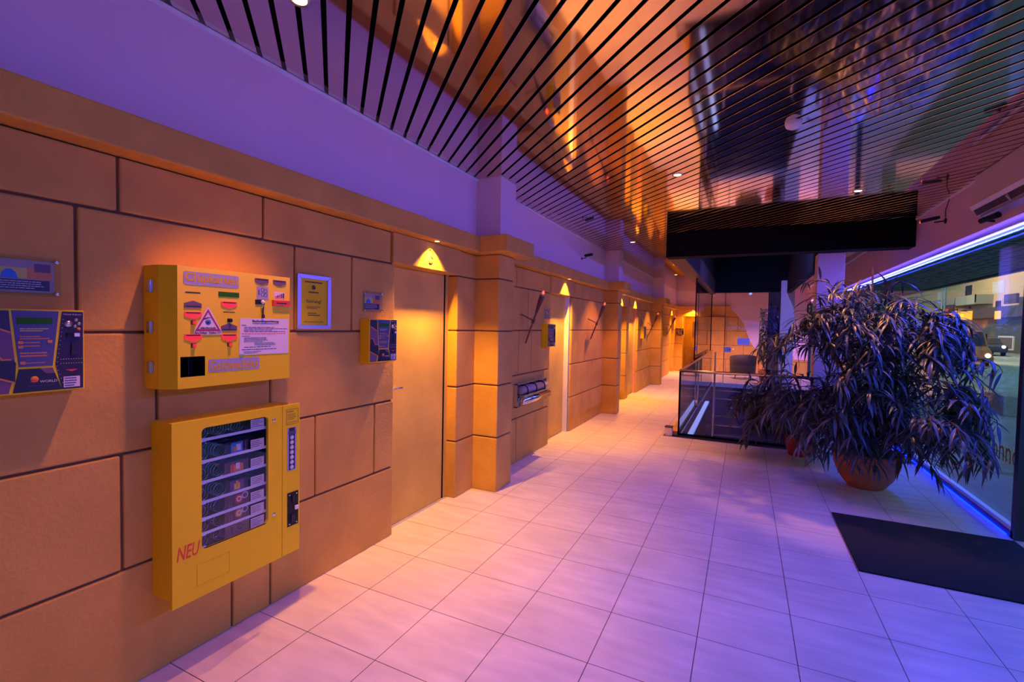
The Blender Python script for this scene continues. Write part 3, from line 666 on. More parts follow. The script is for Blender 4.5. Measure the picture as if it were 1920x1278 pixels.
# acrylic picture plaques
def plaque(loc, lab, W_=.192, H=.143):
    t = thing('picture_plaque', lab, 'plaque', (0, 0, 0), 'acrylic picture plaques above the terminals')
    for a in (.012, W_-.012):
        for b in (.012, H-.012):
            MB().lathe([(0, .022), (.007, .022), (.009, .018), (.009, .0)], (0, a, b), 14, 'x').build('standoff', 'steel', t)
    MB().box(.004, .006, .014, W_-.016, .012, H-.014).build('print_sheet', mat('plaque_beige', (.45, .33, .24), .5), t)
    x = .0062; q = [(.02, W_-.03, .02, .058, 'dark'), (.014, .10, .062, .10, 'yel'), (.10, .17, .06, .10, 'orange'), (.12, .165, .088, .118, 'mauve')]
    for i, (a, b, c_, d, m) in enumerate(q): MB().box(x, x+.0005+i*.0002, a, b, c_, d).build('picture_patch', m, t)
    MB().prism([(.03, .062), (.075, .062), (.07, .082), (.058, .094), (.045, .092), (.034, .08)], x+.001, x+.0016).build('blue_shape', mat('plaque_blue', (.03, .2, .6), .5), t)
    lines(MB(), .024, W_-.034, .024, .055, 4, x+.0008, .35, 5).build('small_print', 'paper', t)
    MB().box(.010, .014, 0, W_, 0, H).build('acrylic_sheet', 'acrylic', t)
    t.location = loc; return t
P0 = plaque((XW, -1.475, 1.668), 'acrylic picture plaque at the left edge, above the cut-off payment terminal')
for y, z, lab in [(.308, 1.667, 'small acrylic picture plaque beside the door numbered 3'), (3.57, 1.68, 'small acrylic picture plaque above the payment terminal at the second door'), (10.0, 1.68, 'small acrylic picture plaque past the pink-lit door')]:
    c = copy_tree(P0); c.location = (XW, y, z); c['label'] = lab

# framed notice
t = thing('framed_notice', 'silver framed yellow notice reading Störung! right of the upper machine', 'notice', (XW, -.1, 1.55))
ya, yb, za, zb, w = -.224, .024, 1.549, 1.872, .026
fr = MB()
for q in ([(ya, za), (yb, za), (yb-w, za+w), (ya+w, za+w)], [(yb, za), (yb, zb), (yb-w, zb-w), (yb-w, za+w)], [(yb, zb), (ya, zb), (ya+w, zb-w), (yb-w, zb-w)], [(ya, zb), (ya, za), (ya+w, za+w), (ya+w, zb-w)]): fr.prism(q, XW, XW+.018)
fr.build('frame', mat('silver_frame', (.62, .60, .68), .35, .6), t, .003)
s = MB().box(XW, XW+.008, ya+w-.002, yb-w+.002, za+w-.002, zb-w+.002).build('poster_sheet', mat('poster_yellow', (.80, .56, .015), .6, spec=.1), t)
x = XW+.008
text('lettering', 'Störung!', (-.157, -.048, 1.700, 1.724), 'ink', s, x+.001)
mb = MB(); lines(mb, -.165, -.04, 1.823, 1.834, 1, x, .7, 4, False); lines(mb, -.140, -.065, 1.763, 1.774, 1, x, .6, 6, False); lines(mb, -.155, -.05, 1.668, 1.686, 2, x, .35, 2); lines(mb, -.145, -.055, 1.626, 1.650, 2, x, .4, 3); lines(mb, -.175, -.03, 1.588, 1.596, 1, x, .4, 5, False)
mb.build('small_print', 'ink', s)
MB().lathe([(.004, .001), (.013, .001)], (x, -.105, 1.799), 16, 'x').lathe([(0, .0014), (.008, .0014)], (x, -.098, 1.796), 12, 'x').build('round_emblem', 'ink', s)

# ------------------------------------------------------------------ bamboo torches
def torch(loc, lab):
    t = thing('bamboo_torch', lab, 'torch', (0, 0, 0), 'bamboo torches leaning out from the stone wall')
    a = Vector((.015, 0, 0)); b = Vector((.245, -.10, .52)); d = (b-a).normalized()
    MB().tube([a, a+(b-a)*.33, a+(b-a)*.34, a+(b-a)*.66, a+(b-a)*.67, b], [.011, .012, .014, .012, .0145, .013], 8).build('cane', 'bamboo', t)
    p = [b-d*.19, b-d*.14, b-d*.04, b+d*.03, b+d*.035]
    MB().tube(p, [.012, .020, .029, .031, .026], 10).build('woven_head', mat('torch_wicker', (.17, .06, .035), .7, 0, (60, .5), (70, .8)), t)
    MB().tube([b+d*.03, b+d*.055], [.020, .016], 10).build('oil_can', 'chrome', t)
    MB().tube([b+d*.055, b+d*.07, b+d*.095], [.012, .018, .005], 8).build('flame_bulb', 'redlamp', t)
    m = a+(b-a)*.50
    MB().tube([(.0, -.13, .34), tuple(m+Vector((.02, .0, .0)))], [.010, .009], 8).build('wall_arm', 'bamboo', t)
    MB().tube([m-d*.022, m+d*.022], [.020, .020], 8).build('binding', 'twig', t)
    t.location = loc; return t
TR = torch((XW, 2.98, 1.385), 'bamboo wall torch between the first pilaster and the second door')
for y, lab in [(5.62, 'bamboo wall torch right of the second door, before the second pilaster'), (10.95, 'bamboo wall torch just before the third pilaster'), (14.45, 'bamboo wall torch near the end of the left wall')]:
    c = copy_tree(TR); c.location = (XW, y, 1.385); c['label'] = lab

# ------------------------------------------------------------------ roll dispenser on the wall
t = thing('roll_dispenser', 'chrome wall dispenser with rolls and black straps beneath the first torch', 'dispenser', (XW, 3.1, .655))
MB().box(XW, XW+.012, 2.70, 3.585, .655, .925).build('back_plate', 'chrome', t, .003)
rm = MB()
for a, b, c, d in [(2.70, 3.585, .915, .925), (2.70, 3.585, .655, .667), (3.573, 3.585, .655, .925), (2.70, 2.712, .655, .925)]: rm.box(XW+.012, XW+.05, a, b, c, d)
rm.build('rim', 'steel', t)
MB().lathe([(0, 2.74), (.052, 2.74), (.052, 3.53), (0, 3.53)], (XW+.085, 0, .735), 24, 'y').build('lower_roll', 'steel', t)
r_ = MB().lathe([(0, 2.745), (.020, 2.745), (.020, 2.738)], (XW+.085, 0, .735), 16, 'y').build('roll_core', 'ink', t)
MB().lathe([(0, 2.74), (.046, 2.74), (.046, 3.52), (0, 3.52)], (XW+.06, 0, .848), 24, 'y').build('upper_roll', mat('wrapped_roll', (.40, .30, .27), .4), t)
MB().box(XW+.02, XW+.125, 2.73, 3.56, .786, .800).build('divider_bar', 'chrome', t, .003)
for y in (2.86, 3.12, 3.38):
    pts = [(XW+.012, y, .900), (XW+.06, y, .902), (XW+.100, y, .880), (XW+.112, y, .845), (XW+.110, y, .80)]
    MB().tube(pts, .008, 6).build('strap', 'black_plastic', t)

# ------------------------------------------------------------------ security cameras
t = thing('security_camera', 'small black camera on the white upper wall between the first two pilasters', 'camera', (XW, 5.08, 2.67))
MB().lathe([(0, .010), (.018, .008), (.020, 0)], (XW, 5.08, 2.66), 16, 'x').build('wall_mount', 'black_plastic', t)
MB().tube([(XW, 5.08, 2.66), (XW+.07, 5.06, 2.665), (XW+.09, 5.05, 2.69)], .007, 8).build('arm', 'black_plastic', t)
MB().tube([(XW+.05, 5.09, 2.705), (XW+.075, 5.07, 2.705), (XW+.20, 4.97, 2.700)], [.016, .022, .022], 12).build('housing', 'black_plastic', t)
t = thing('security_camera', 'black camera with a red light on the right header beside the bulkhead', 'camera', (XR, 4.25, 2.76))
MB().lathe([(0, -.012), (.028, -.010), (.030, 0)], (XR, 4.25, 2.755), 16, 'x').build('wall_mount', 'black_plastic', t)
MB().tube([(XR, 4.25, 2.755), (XR-.09, 4.27, 2.75)], .007, 8).build('arm', 'black_plastic', t)
MB().tube([(XR-.05, 4.24, 2.795), (XR-.08, 4.25, 2.79), (XR-.19, 4.31, 2.775)], [.014, .019, .019], 12).build('housing', 'black_plastic', t)
MB().lathe([(0, 0), (.012, 0), (.012, .01)], (XR-.195, 4.315, 2.768), 10, 'x').build('red_lamp', 'redlamp', t)
MB().tube([(XR-.004, 4.25, 2.79), (XR-.01, 4.24, 2.86), (XR-.01, 4.18, 2.92), (XR-.004, 4.16, 2.975)], .004, 6).build('cable', 'black_plastic', t)
t = thing('spotlight_bracket', 'small dark bracketed spotlight on the header under the air conditioner', 'spotlight', (XR, 3.15, 2.53))
MB().tube([(XR, 3.16, 2.53), (XR-.08, 3.10, 2.53), (XR-.11, 3.04, 2.54)], .010, 6).build('bracket', 'black_plastic', t)
MB().tube([(XR-.04, 2.98, 2.55), (XR-.10, 3.12, 2.53)], [.026, .022], 8).build('lamp_head', 'black_plastic', t)

# ------------------------------------------------------------------ air conditioner
t = thing('air_conditioner', 'long wall air conditioner at the top right beside the ceiling', 'air conditioner', (XR, 2.4, 2.6))
acm = mat('aircon_shell', (.55, .46, .42), .5)
def yprism(pts, y0, y1):
    n = len(pts); V = [(a, y0, b) for a, b in pts]+[(a, y1, b) for a, b in pts]
    return MB().add(V, [tuple(range(n)), tuple(reversed(range(n, 2*n)))]+[(i, n+i, n+(i+1) % n, (i+1) % n) for i in range(n)])
yprism([(XR, 2.60), (3.765, 2.64), (3.75, 2.70), (3.74, 2.76), (3.745, ZC-.004), (XR, ZC-.004)], .6, 3.42).build('shell', acm, t, .003)
yprism([(3.741, 2.715), (3.752, 2.680), (3.738, 2.676), (3.722, 2.712)], .6, 3.43).build('lower_lip', 'white', t)
yprism([(3.751, 2.680), (3.772, 2.635), (3.764, 2.628), (3.742, 2.676)], .64, 3.40).build('outlet_slot', 'ink', t)
for k in range(3): yprism([(3.745, 2.675), (3.775, 2.635), (3.765, 2.62), (3.735, 2.66)], .9+k*.95, .92+k*.95).build('outlet_vane', acm, t)
yprism([(3.775, 2.625), (3.799, 2.600), (3.797, 2.565), (3.766, 2.600)], .64, 3.34).build('outlet_flap', mat('aircon_flap', (.45, .45, .6), .3, .4), t)

# ------------------------------------------------------------------ balustrade, stair light, kerb block
t = thing('balustrade', 'glass balustrade with steel rail around the stair opening', 'balustrade', (WX0, WY0, 0))
MB().tube([(WX1, WY0, .965), (WX0, WY0, .965), (WX0, WY1, .965)], .021, 10).build('handrail', 'steel', t)
for nm, b in (('glass_panel', (WX0+.015, 2.02, WY0-.006, WY0+.006, .01, .945)), ('glass_panel', (2.03, WX1, WY0-.006, WY0+.006, .01, .945)), ('glass_panel', (WX0-.006, WX0+.006, WY0+.01, 9.2, .01, .945)), ('glass_panel', (WX0-.006, WX0+.006, 9.22, WY1, .01, .945))):
    MB().box(*b).build(nm, 'glass_dark', t)
MB().box(WX0-.012, WX0+.012, WY0-.012, WY0+.012, 0, .95).build('corner_post', 'black', t)
MB().box(WX0, WX1, WY0-.012, WY0+.012, 0, .03).box(WX0-.012, WX0+.012, WY0, WY1, 0, .03).build('base_channel', 'black', t)
for x, y, h in ((1.60, WY0+.03, 1.26), (2.44, WY0+.03, 1.24), (WX0+.03, 8.1, .95)):
    MB().tube([(x, y, 0), (x, y, h)], .013, 8).build('upright', 'steel', t)
t = thing('stair_light_strip', 'pale light strip along the left side of the stair opening', 'light strip', (1.25, 5.35, -.05))
MB().box(1.225, 1.30, 5.32, 9.4, -.06, -.035).build('diffuser', 'ledstair', t); MB().box(WX0, 1.31, 5.31, 9.42, -.10, -.06).build('carrier', 'granite', t)
t = thing('kerb_block', 'small pale stone block at the front left corner of the balustrade', 'block', (1.0, 5.22, 0))
MB().box(.955, 1.055, 5.16, 5.26, .0, .125).build('block', 'plaster', t, .006); MB().box(.95, 1.06, 5.155, 5.265, .125, .14).build('cap', 'granite', t, .003)
struct(box('trim_5', (1.02, 1.115, 5.27, 13.2, 0, .06), 'stone', None, .004))

# glass partition with its door
t = thing('glass_partition', 'tall frameless glass partition and door beyond the stairs', 'glass partition', (1.10, 13.3, 0))
MB().box(1.05, 1.062, 8.3, 13.30, 0, 2.63).build('side_pane', 'glass_dark', t)
MB().box(1.045, 1.067, 8.28, 8.30, 0, 2.63).box(1.045, 1.075, 13.29, 13.32, 0, 2.66).box(1.43, 1.445, 13.29, 13.315, 0, 2.66).build('edge_profile', 'black', t)
MB().box(1.07, 1.43, 13.30, 13.312, 0, 2.66).build('fixed_pane', 'glass', t)
MB().box(2.55, 2.86, 13.30, 13.312, 0, 2.66).build('fixed_pane', glass_mat('blue_tinted_glass', (.25, .35, .6), 1.2), t)
d = MB().box(1.45, 2.54, 13.30, 13.312, .01, 2.65).build('glass_door', 'glass', t)
hp = MB().box(1.44, 1.62, 13.275, 13.30, .92, 1.07).build('lock_plate', mat('lock_plate_metal', (.5, .5, .75), .35, .5), t); MB().tube([(1.54, 13.275, 1.0), (1.54, 13.24, 1.0), (1.70, 13.24, 1.0)], .010, 8).build('door_handle', 'steel', hp)
MB().box(2.05, 2.12, 13.28, 13.33, 2.60, 2.66).build('door_closer', 'chrome', d)
MB().box(1.79, 2.11, 13.292, 13.298, 1.14, 1.34).build('notice_sheet', mat('notice_lilac', (.62, .50, .85), .5), d)
text('etched_lettering', 'volup', (1.50, 2.05, 1.58, 1.70), mat('etched_white', (.62, .50, .66), .5), d, 13.297, face='-y', bold=-.015)
text('etched_lettering', 'oq', (2.20, 2.50, 1.56, 1.72), mat('etched_white', (.62, .50, .66), .5), d, 13.297, face='-y', bold=-.015)

# ------------------------------------------------------------------ entrance mat
tag(box('entrance_mat', (2.705, 3.89, 1.675, 2.80, 0.0, .012), 'mat', None, .004), 'dark rectangular entrance mat on the tiles at the right', 'mat')

# ------------------------------------------------------------------ washroom mirror and basin
t = thing('wall_mirror', 'framed mirror on the washroom wall seen through the far opening', 'mirror', (.3, 18.39, 1.3))
MB().box(.08, .60, 18.36, 18.40, 1.28, 1.88).build('mirror_frame', 'chrome', t); MB().box(.14, .54, 18.35, 18.36, 1.33, 1.83).build('mirror_glass', mat('mirror', (.8, .8, .8), .03, 1), t)
t = thing('wash_basin', 'white wash basin under the mirror in the far washroom', 'basin', (.35, 18.2, .8))
V = []
MB().lathe([(0, .70), (.10, .70), (.20, .78), (.25, .86), (.25, .88), (.22, .88), (.16, .80), (0, .76)], (.35, 18.16, 0), 20).build('bowl', 'white', t)
MB().tube([(.35, 18.18, .70), (.35, 18.18, .45), (.35, 18.28, .40), (.35, 18.40, .42)], .02, 8).build('drain_pipe', 'black_plastic', t)
MB().tube([(.35, 18.36, .88), (.35, 18.36, 1.0), (.35, 18.25, .99)], .012, 8).build('tap', 'steel', t)

# ------------------------------------------------------------------ armchair behind the glass
t = thing('wicker_armchair', 'dark wicker tub armchair behind the glass partition', 'armchair', (1.95, 15.0, 0))
def arc(a0, a1, n, r, z, c=(1.95, 15.0)): return [(c[0]+r*math.cos(math.radians(a0+(a1-a0)*k/n)), c[1]+r*math.sin(math.radians(a0+(a1-a0)*k/n)), z(k/n)) for k in range(n+1)]
sh_ = MB(); n = 20; V = []
for k in range(n+1):
    u = k/n; a = math.radians(-200+u*250-5); rr = .36; top = .60+.20*math.sin(math.pi*u)**.7
    for r_, z_ in ((rr-.03, .18), (rr, top), (rr+.035, top-.01), (rr+.02, .16)): V.append((1.95+r_*math.cos(a), 15.0+r_*math.sin(a), z_))
F = []
for k in range(n):
    for j in range(4): F.append((k*4+j, (k+1)*4+j, (k+1)*4+(j+1) % 4, k*4+(j+1) % 4))
sh_.add(V, F, True); sh_.build('tub_back', 'wicker', t)
MB().lathe([(0, .20), (.30, .20), (.33, .30), (.30, .38), (0, .39)], (1.95, 15.0, 0), 20).build('seat', 'wicker', t)
for a in (45, 135, 225, 315):
    x_, y_ = 1.95+.25*math.cos(math.radians(a)), 15.0+.25*math.sin(math.radians(a)); MB().tube([(x_, y_, .22), (x_+(x_-1.95)*.3, y_+(y_-15)*.3, 0)], [.018, .012], 8).build('leg', 'black_plastic', t)

# ------------------------------------------------------------------ drooping ficus plants
def leaf(V, F, p, d, up, L_, w, droop, rd):
    """narrow folded leaf bending down along its length"""
    d = d.normalized(); base = len(V); q = Vector(p); seg = 5; wd = (0, .75, 1, .85, .5, 0)
    for i in range(seg+1):
        side = d.cross(up)
        if side.length < 1e-3: side = Vector((1, 0, 0))
        side.normalize(); nn = side.cross(d); h = w*wd[i]/2
        V.append(tuple(q-side*h+nn*h*.35)); V.append(tuple(q)); V.append(tuple(q+side*h+nn*h*.35))
        q = q+d*(L_/seg); d = (d+Vector((0, 0, -droop/seg))).normalized()
    for i in range(seg):
        a = base+i*3; F.append((a, a+1, a+4, a+3)); F.append((a+1, a+2, a+5, a+4))
def foliage(clumps, trunk_base, rd, limit, leafL, leafW, tw=(.28, .5), dens=16, ymax=99, xmin=-99):
    V, F = [], []; tb = MB()
    for (c, R_, nt) in clumps:
        c = Vector(c)
        tb.tube([trunk_base, (Vector(trunk_base)+c)*.5+Vector((rd.uniform(-.05, .05), rd.uniform(-.05, .05), .1)), c], [.018, .014, .008], 6)
        for i in range(nt):
            u = rd.uniform(-.55, 1); th = rd.uniform(0, 2*math.pi); s = math.sqrt(max(0, 1-u*u)); dirv = Vector((s*math.cos(th), s*math.sin(th), u))
            st = c+Vector((dirv.x*R_[0], dirv.y*R_[1], dirv.z*R_[2]))*rd.uniform(.35, .9)
            d = (Vector((dirv.x, dirv.y, dirv.z*.6+.25))).normalized(); Lt = rd.uniform(*tw); n = 6; pts = [st]
            for k in range(n):
                q = pts[-1]+d*(Lt/n)
                if q.x > limit: q.x = limit
                if q.y > ymax-.06: q.y = ymax-.06
                if q.x < xmin+.05: q.x = xmin+.05
                pts.append(q); d = (d+Vector((0, 0, -.42))).normalized() if k > 0 else d
            if any(abs(pts[0][k_]-c[k_]) > .02 for k_ in range(3)): tb.tube([c*.5+pts[0]*.5, pts[0]], [.006, .004], 4, False)
            tb.tube(pts, [.0045]*n+[.002], 4, False)
            for k in range(dens):
                t_ = (k+.5)/dens*n; i0 = min(int(t_), n-1); p = pts[i0].lerp(pts[i0+1], t_-i0); ax = (pts[i0+1]-pts[i0]).normalized()
                a = rd.uniform(0, 2*math.pi); side = Vector((math.cos(a), math.sin(a), rd.uniform(-.4, .5)))
                dd = (ax*.75+side*.8).normalized(); L_ = leafL*rd.uniform(.7, 1.2)
                if p.x+dd.x*L_ > limit: dd.x = -abs(dd.x)*.3
                if p.z < .10: continue
                leaf(V, F, p, dd, Vector((0, 0, 1)) if abs(dd.z) < .95 else Vector((1, 0, 0)), L_, leafW*rd.uniform(.8, 1.2), rd.uniform(.7, 1.9), rd)
    for i in range(len(V)):
        if V[i][1] > ymax: V[i] = (V[i][0], ymax-random.random()*.02, V[i][2])
        if V[i][0] < xmin: V[i] = (xmin+random.random()*.02, V[i][1], V[i][2])
        if V[i][0] > limit+.02: V[i] = (limit+.02, V[i][1], V[i][2])
        if V[i][2] < .012: V[i] = (V[i][0], V[i][1], .012+random.random()*.004)
    fm_ = MB(); fm_.add(V, F, True); return fm_, tb
def plant(name, lab, base, pot_prof, pot_m, clumps, limit, seed, leafL=.21, leafW=.026, **kw):
    t = thing(name, lab, 'plant', (base[0], base[1], 0)); rd = random.Random(seed)
    MB().lathe(pot_prof, (base[0], base[1], 0), 32).build('pot', pot_m, t)
    rt_, zt = pot_prof[-1][0], pot_prof[-1][1]
    MB().lathe([(0, zt-.02), (rt_+.005, zt-.02)], (base[0], base[1], 0), 24).build('soil', 'soil', t)
    fm_, tb = foliage(clumps, (base[0], base[1], zt-.03), rd, limit, leafL, leafW, **kw)
    tb.build('branches', 'twig', t); fm_.build('foliage', 'leaf', t)
    return t
BIG = [((3.15, 3.75, 1.60), (.42, .45, .36), 34), ((2.78, 3.70, 1.48), (.35, .40, .35), 28), ((3.48, 3.72, 1.52), (.28, .45, .34), 26), ((3.30, 3.45, 1.15), (.45, .45, .35), 26),
       ((2.75, 3.55, 1.05), (.35, .40, .35), 20), ((3.15, 3.40, .78), (.50, .38, .26), 30), ((3.42, 3.22, .74), (.28, .38, .26), 26), ((2.66, 3.55, .74), (.30, .35, .25), 18), ((2.95, 3.8, 1.82), (.35, .3, .2), 14), ((3.58, 3.50, 1.12), (.25, .4, .3), 20),
       ((2.98, 3.42, .55), (.26, .16, .12), 22), ((3.30, 3.38, .55), (.26, .16, .12), 20)]
t = plant('potted_ficus', 'big drooping long-leaved plant in a terracotta pot beside the window', (3.14, 3.84), [(0, .0), (.15, .0), (.165, .012), (.23, .10), (.28, .22), (.30, .33), (.31, .34), (.31, .37), (.28, .37), (.27, .33)], 'terra', BIG, 3.86, 3, .235, .023, dens=19)
MB().tube([(3.18, 3.80, .3), (3.10, 3.72, 2.24)], .008, 6).build('support_cane', 'twig', t)
plant('potted_ficus', 'lower long-leaved plant in a dark red pot at the corner of the stair opening', (2.66, 4.93), [(0, .0), (.13, .0), (.15, .05), (.18, .20), (.19, .26), (.165, .26)], 'redpot',
      [((2.60, 4.78, .62), (.30, .20, .22), 30), ((2.28, 4.82, .66), (.26, .18, .16), 22), ((2.85, 4.75, .7), (.25, .22, .25), 20), ((2.50, 4.70, .42), (.30, .15, .15), 26)], 3.86, 11, ymax=5.27)
plant('potted_ficus', 'tall drooping plant behind the glass partition next to the far column', (2.62, 14.6), [(0, .0), (.18, .0), (.24, .30), (.25, .34), (.22, .34)], 'terra',
      [((2.62, 14.6, 1.9), (.35, .3, .25), 22), ((2.60, 14.5, 1.45), (.4, .3, .3), 26), ((2.62, 14.5, .95), (.4, .3, .3), 26), ((2.5, 14.5, 1.7), (.2, .2, .2), 10)], 3.8, 21, .24, .034, xmin=2.38)
# drooping shrub outside the far windows
plant('outdoor_shrub', 'dark green shrub outside behind the far window', (4.9, 15.6), [(0, -.1), (.25, -.1), (.3, .3), (.27, .3)], 'terra', [((4.9, 15.6, .9), (.6, .6, .5), 40), ((4.9, 14.8, .7), (.5, .6, .4), 30)], 9, 31, .25, .05)

# ------------------------------------------------------------------ outside: canopy, lettering, street
can = mat('canopy_soffit', (.06, .10, .10), .7)
nt = can.node_tree; N = nt.nodes; L = nt.links; b_ = N['Principled BSDF']
vo = N.new('ShaderNodeTexVoronoi'); vo.inputs['Scale'].default_value = 5.5; vo.inputs['Randomness'].default_value = .35; tc = N.new('ShaderNodeTexCoord'); L.new(tc.outputs['Object'], vo.inputs['Vector'])
cr = N.new('ShaderNodeMath'); cr.operation = 'GREATER_THAN'; cr.inputs[1].default_value = .33; L.new(vo.outputs['Distance'], cr.inputs[0])
mx = N.new('ShaderNodeMix'); mx.data_type = 'RGBA'; mx.inputs['A'].default_value = (.01, .015, .03, 1); mx.inputs['B'].default_value = (.16, .24, .22, 1); L.new(cr.outputs[0], mx.inputs['Factor']); L.new(mx.outputs['Result'], b_.inputs['Base Color'])
t = thing('entrance_canopy', 'dark teal dotted canopy outside above the windows', 'canopy', (5.1, 6, 2.75))
MB().box(4.10, 6.25, -3, 20, 2.74, 2.80).build('canopy_panel', can, t); MB().box(6.22, 6.30, -3, 20, 2.70, 2.84).build('edge_profile', 'granite', t)
tag(text('window_lettering', 'onno', (2.935, 3.40, .54, .665), mat('orange_vinyl', (.85, .30, .03), .5), None, 3.942, face='-x'), 'orange letters stuck low on the window glass by the mat', 'lettering')
conc = mat('concrete', (.45, .44, .36), .8, 0, (4, .15), (20, .3))
tag(box('concrete_block', (6.68, 9.2, 10.73, 11.6, -.04, .36), conc, None, .015), 'pale concrete block on the pavement outside the window', 'block')

cream = mat('cream_render', (.80, .60, .36), .8, 0, (1, .05)); grayb = mat('balcony_grey', (.36, .42, .38), .7); darkb = mat('awning_dark', (.05, .05, .08), .6)
t = thing('street_building', 'cream apartment building with balconies across the street', 'building', (24, 64, -.1))
bx = 24
MB().box(bx, bx+12, 46, 92, -.1, 7.25).build('wall', cream, t); MB().box(bx-.35, bx+12.3, 45.6, 92.4, 7.25, 7.45).build('roof_edge', 'plaster', t)
for a, b, c, d, m in [(66.0, 68.4, 5.7, 7.0, 'glass'), (59.0, 61.4, 5.55, 6.75, 'white'), (59.3, 61.1, 4.1, 4.95, 'glass'), (66.1, 67.3, 4.2, 5.1, 'glass'), (50.5, 53, 5.3, 6.6, 'white'), (74, 76.4, 5.5, 6.8, 'white')]:
    w_ = MB().box(bx-.06, bx+.02, a, b, c, d).build('window', 'plaster' if m == 'glass' else 'white', t); MB().box(bx-.09, bx-.06, a+.15, b-.6 if m == 'glass' else b-.15, c+.12, d-.12).build('pane', 'ink' if m == 'glass' else 'white', w_)
for a, b, c, d in [(61.2, 73, 4.75, 5.55), (65.6, 70, 3.2, 4.3)]:
    w_ = MB().box(bx-1.4, bx, a, b, c-.15, c).build('balcony_slab', grayb, t); MB().box(bx-1.4, bx-1.3, a, b, c, d).box(bx-1.4, bx, a, a+.08, c, d).build('balcony_parapet', grayb, w_)
MB().box(bx-1.0, bx, 46, 65.8, 3.15, 4.15).build('shop_awning_band', darkb, t)
MB().box(bx-.1, bx, 46, 65.6, -.1, 3.15).build('shop_front', mat('shop_front', (.10, .09, .10), .4), t)
MB().box(bx-.9, bx-.7, 54.4, 56.6, 4.35, 5.2).build('shop_sign_board', darkb, t)
osg = mat('lit_orange_sign', (1, .5, .05), .5, emit=(1, .42, .02), estr=1.1)
MB().box(bx-1.06, bx-1.0, 62.8, 65.6, 3.05, 3.95).build('lit_sign_panel', osg, t); MB().box(bx-1.06, bx-1.0, 56.7, 57.8, 3.0, 3.75).build('lit_sign_panel', osg, t)
w_ = MB().box(bx-.2, bx-.1, 56.4, 59.3, .15, 1.45).build('poster_frame', 'white', t); MB().box(bx-.24, bx-.2, 56.6, 59.1, .3, 1.3).build('poster', mat('poster_grey', (.2, .13, .14), .5), w_)
t = thing('street_building', 'dim grey building across the street further along', 'building', (28, 110, -.1)); MB().box(26, 40, 96, 150, -.1, 9).build('wall', mat('far_render', (.35, .33, .34), .8), t); MB().box(25.6, 40.4, 95.6, 150.4, 9, 9.3).build('roof_edge', darkb, t)
for k in range(5): MB().box(25.9, 26.02, 99+k*8, 102+k*8, 4.5, 6.5).build('window', osg if k == 1 else 'ink', t)
# wooded hill behind the houses
hm = mat('hill_green', (.05, .10, .09), .9, 0, (.3, .4)); V = []; F = []; nx = 40
rd = random.Random(5)
for i in range(nx+1):
    y = -40+i*8; hgt = 16+4*math.sin(i*.5)+rd.uniform(-1, 1); V += [(60, y, -.2), (75, y, hgt*.6), (100, y, hgt)]
for i in range(nx):
    for j in range(2): F.append((i*3+j, i*3+j+1, (i+1)*3+j+1, (i+1)*3+j))
struct(MB().add(V, F, True).build('ground_hillside', hm))
# street lamps
for (x, y, h, lab) in [(16, 47, 7.4, 'street lamp left of the cream building'), (15, 60, 7.4, 'street lamp in front of the cream building'), (13, 36, 6.5, 'street lamp nearest the windows across the road')]:
    t = thing('street_lamp', lab, 'street lamp', (x, y, -.1), 'street lamps along the road')
    MB().tube([(x, y, -.1), (x, y, h), (x+.9, y, h+.25)], [.07, .05, .04], 8).build('post', 'chrome', t)
    MB().box(x+.7, x+1.3, y-.15, y+.15, h+.15, h+.27).build('lamp_head', 'chrome', t); MB().box(x+.75, x+1.25, y-.1, y+.1, h+.13, h+.15).build('lamp_lens', 'warmlens', t)
    spot('street_lamp_light', (x+1, y, h+.10), (24, y+1, 2.5), 4200, 150, (1, .72, .42), .5, .2)
# price pylon
t = thing('price_pylon', 'lit roadside price board with white rows behind the plant leaves', 'sign', (15, 42, -.1))
MB().box(14.9, 15.1, 41.2, 43.0, -.1, 3.6).build('board', darkb, t)
lw = mat('lit_white_row', (1, 1, 1), .5, emit=(1, 1, 1), estr=1.6)
for k in range(4): MB().box(14.86, 14.9, 41.4, 42.8, 2.0-k*.32, 2.2-k*.32).build('price_row', lw, t)
MB().box(14.85, 14.9, 41.8, 42.7, 2.9, 3.35).build('red_badge', 'red', t)
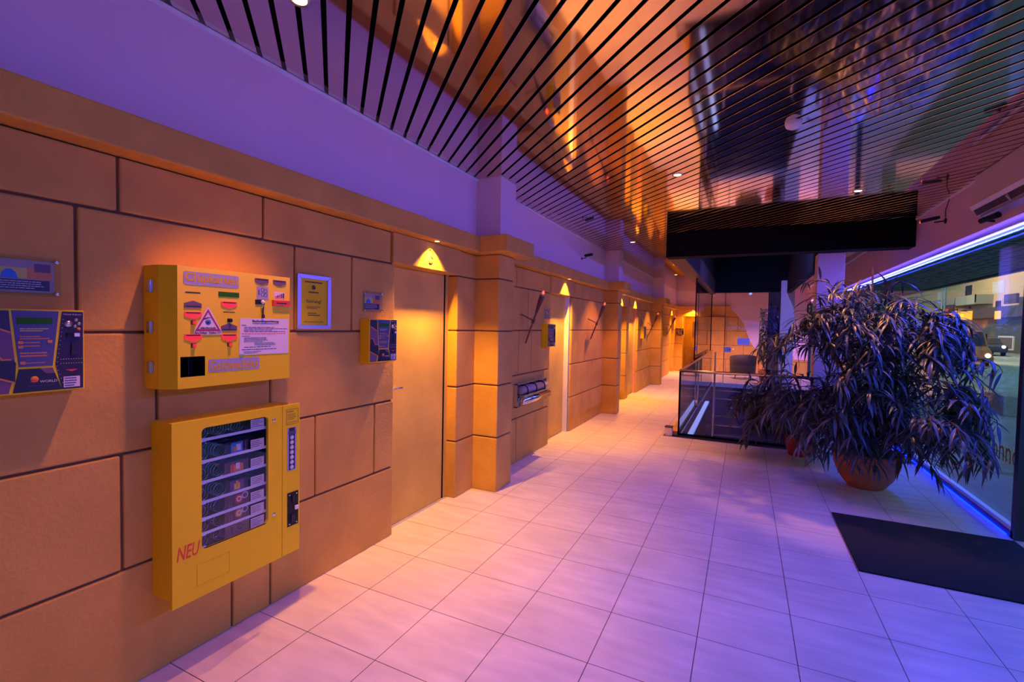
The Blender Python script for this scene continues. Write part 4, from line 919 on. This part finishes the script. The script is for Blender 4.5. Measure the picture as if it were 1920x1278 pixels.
# vehicles
def vehicle(loc, rot, paint, lab, tall=False):
    t = thing('car' if not tall else 'van', lab, 'car' if not tall else 'van', (0, 0, 0))
    if tall: prof = [(-2.4, .35), (2.3, .35), (2.4, .6), (2.35, 1.0), (1.9, 1.2), (1.35, 2.0), (-2.3, 2.1), (-2.4, 1.9)]
    else: prof = [(-2.0, .30), (2.05, .30), (2.15, .5), (2.1, .75), (1.1, .92), (.45, 1.38), (-1.0, 1.42), (-1.75, .98), (-2.05, .9), (-2.1, .5)]
    n = len(prof); w = .85; ins = .12
    V = [(a, -w if z < 1.0 else -w+ins, z) for a, z in prof]+[(a, w if z < 1.0 else w-ins, z) for a, z in prof]
    MB().add(V, [tuple(range(n)), tuple(reversed(range(n, 2*n)))]+[(i, n+i, n+(i+1) % n, (i+1) % n) for i in range(n)]).build('body', paint, t, .04)
    g = MB()
    if tall: g.box(.2, 1.3, -.84, -.76, 1.25, 1.85); g.box(.2, 1.3, .76, .84, 1.25, 1.85); g.add([(1.40, -.62, 1.95), (1.40, .62, 1.95), (1.93, .66, 1.22), (1.93, -.66, 1.22)], [(0, 3, 2, 1)])
    else: g.box(-1.2, .5, -.82, -.74, .98, 1.32); g.box(-1.2, .5, .74, .82, .98, 1.32); g.add([(.50, -.62, 1.36), (.50, .62, 1.36), (1.12, .68, .94), (1.12, -.68, .94)], [(0, 3, 2, 1)])
    g.build('windows', 'ink', t)
    for a in (-1.35, 1.35):
        for s_ in (-1, 1):
            wo = MB().lathe([(0, -.11), (.22, -.11), (.32, -.09), (.33, 0), (.32, .09), (.22, .11), (0, .11)], (a, s_*.78, .33), 20, 'y').build('wheel', 'black_plastic', t)
            MB().lathe([(0, -.12), (.18, -.115), (.18, .115), (0, .12)], (a, s_*.78, .33), 14, 'y').build('rim', 'chrome', wo)
    fx = 2.36 if tall else 2.1
    hl = mat('lit_headlight', (1, 1, 1), .4, emit=(1, .95, .85), estr=7)
    for s_ in (-1, 1): MB().lathe([(0, .05), (.11, .04), (.12, -.02)], (fx, s_*.6, .72), 14, 'x').build('headlight', hl, t)
    t.location = loc; t.rotation_euler = (0, 0, rot); return t
vehicle((12.85, 33.2, -.25), math.radians(-93), mat('orange_paint', (.75, .24, .06), .35), 'orange van with headlights on, seen through the plant and window', True)
vehicle((19.5, 49.5, -.1), math.radians(-95), mat('dark_paint', (.03, .03, .06), .3), 'dark car parked before the shop front at the right edge')
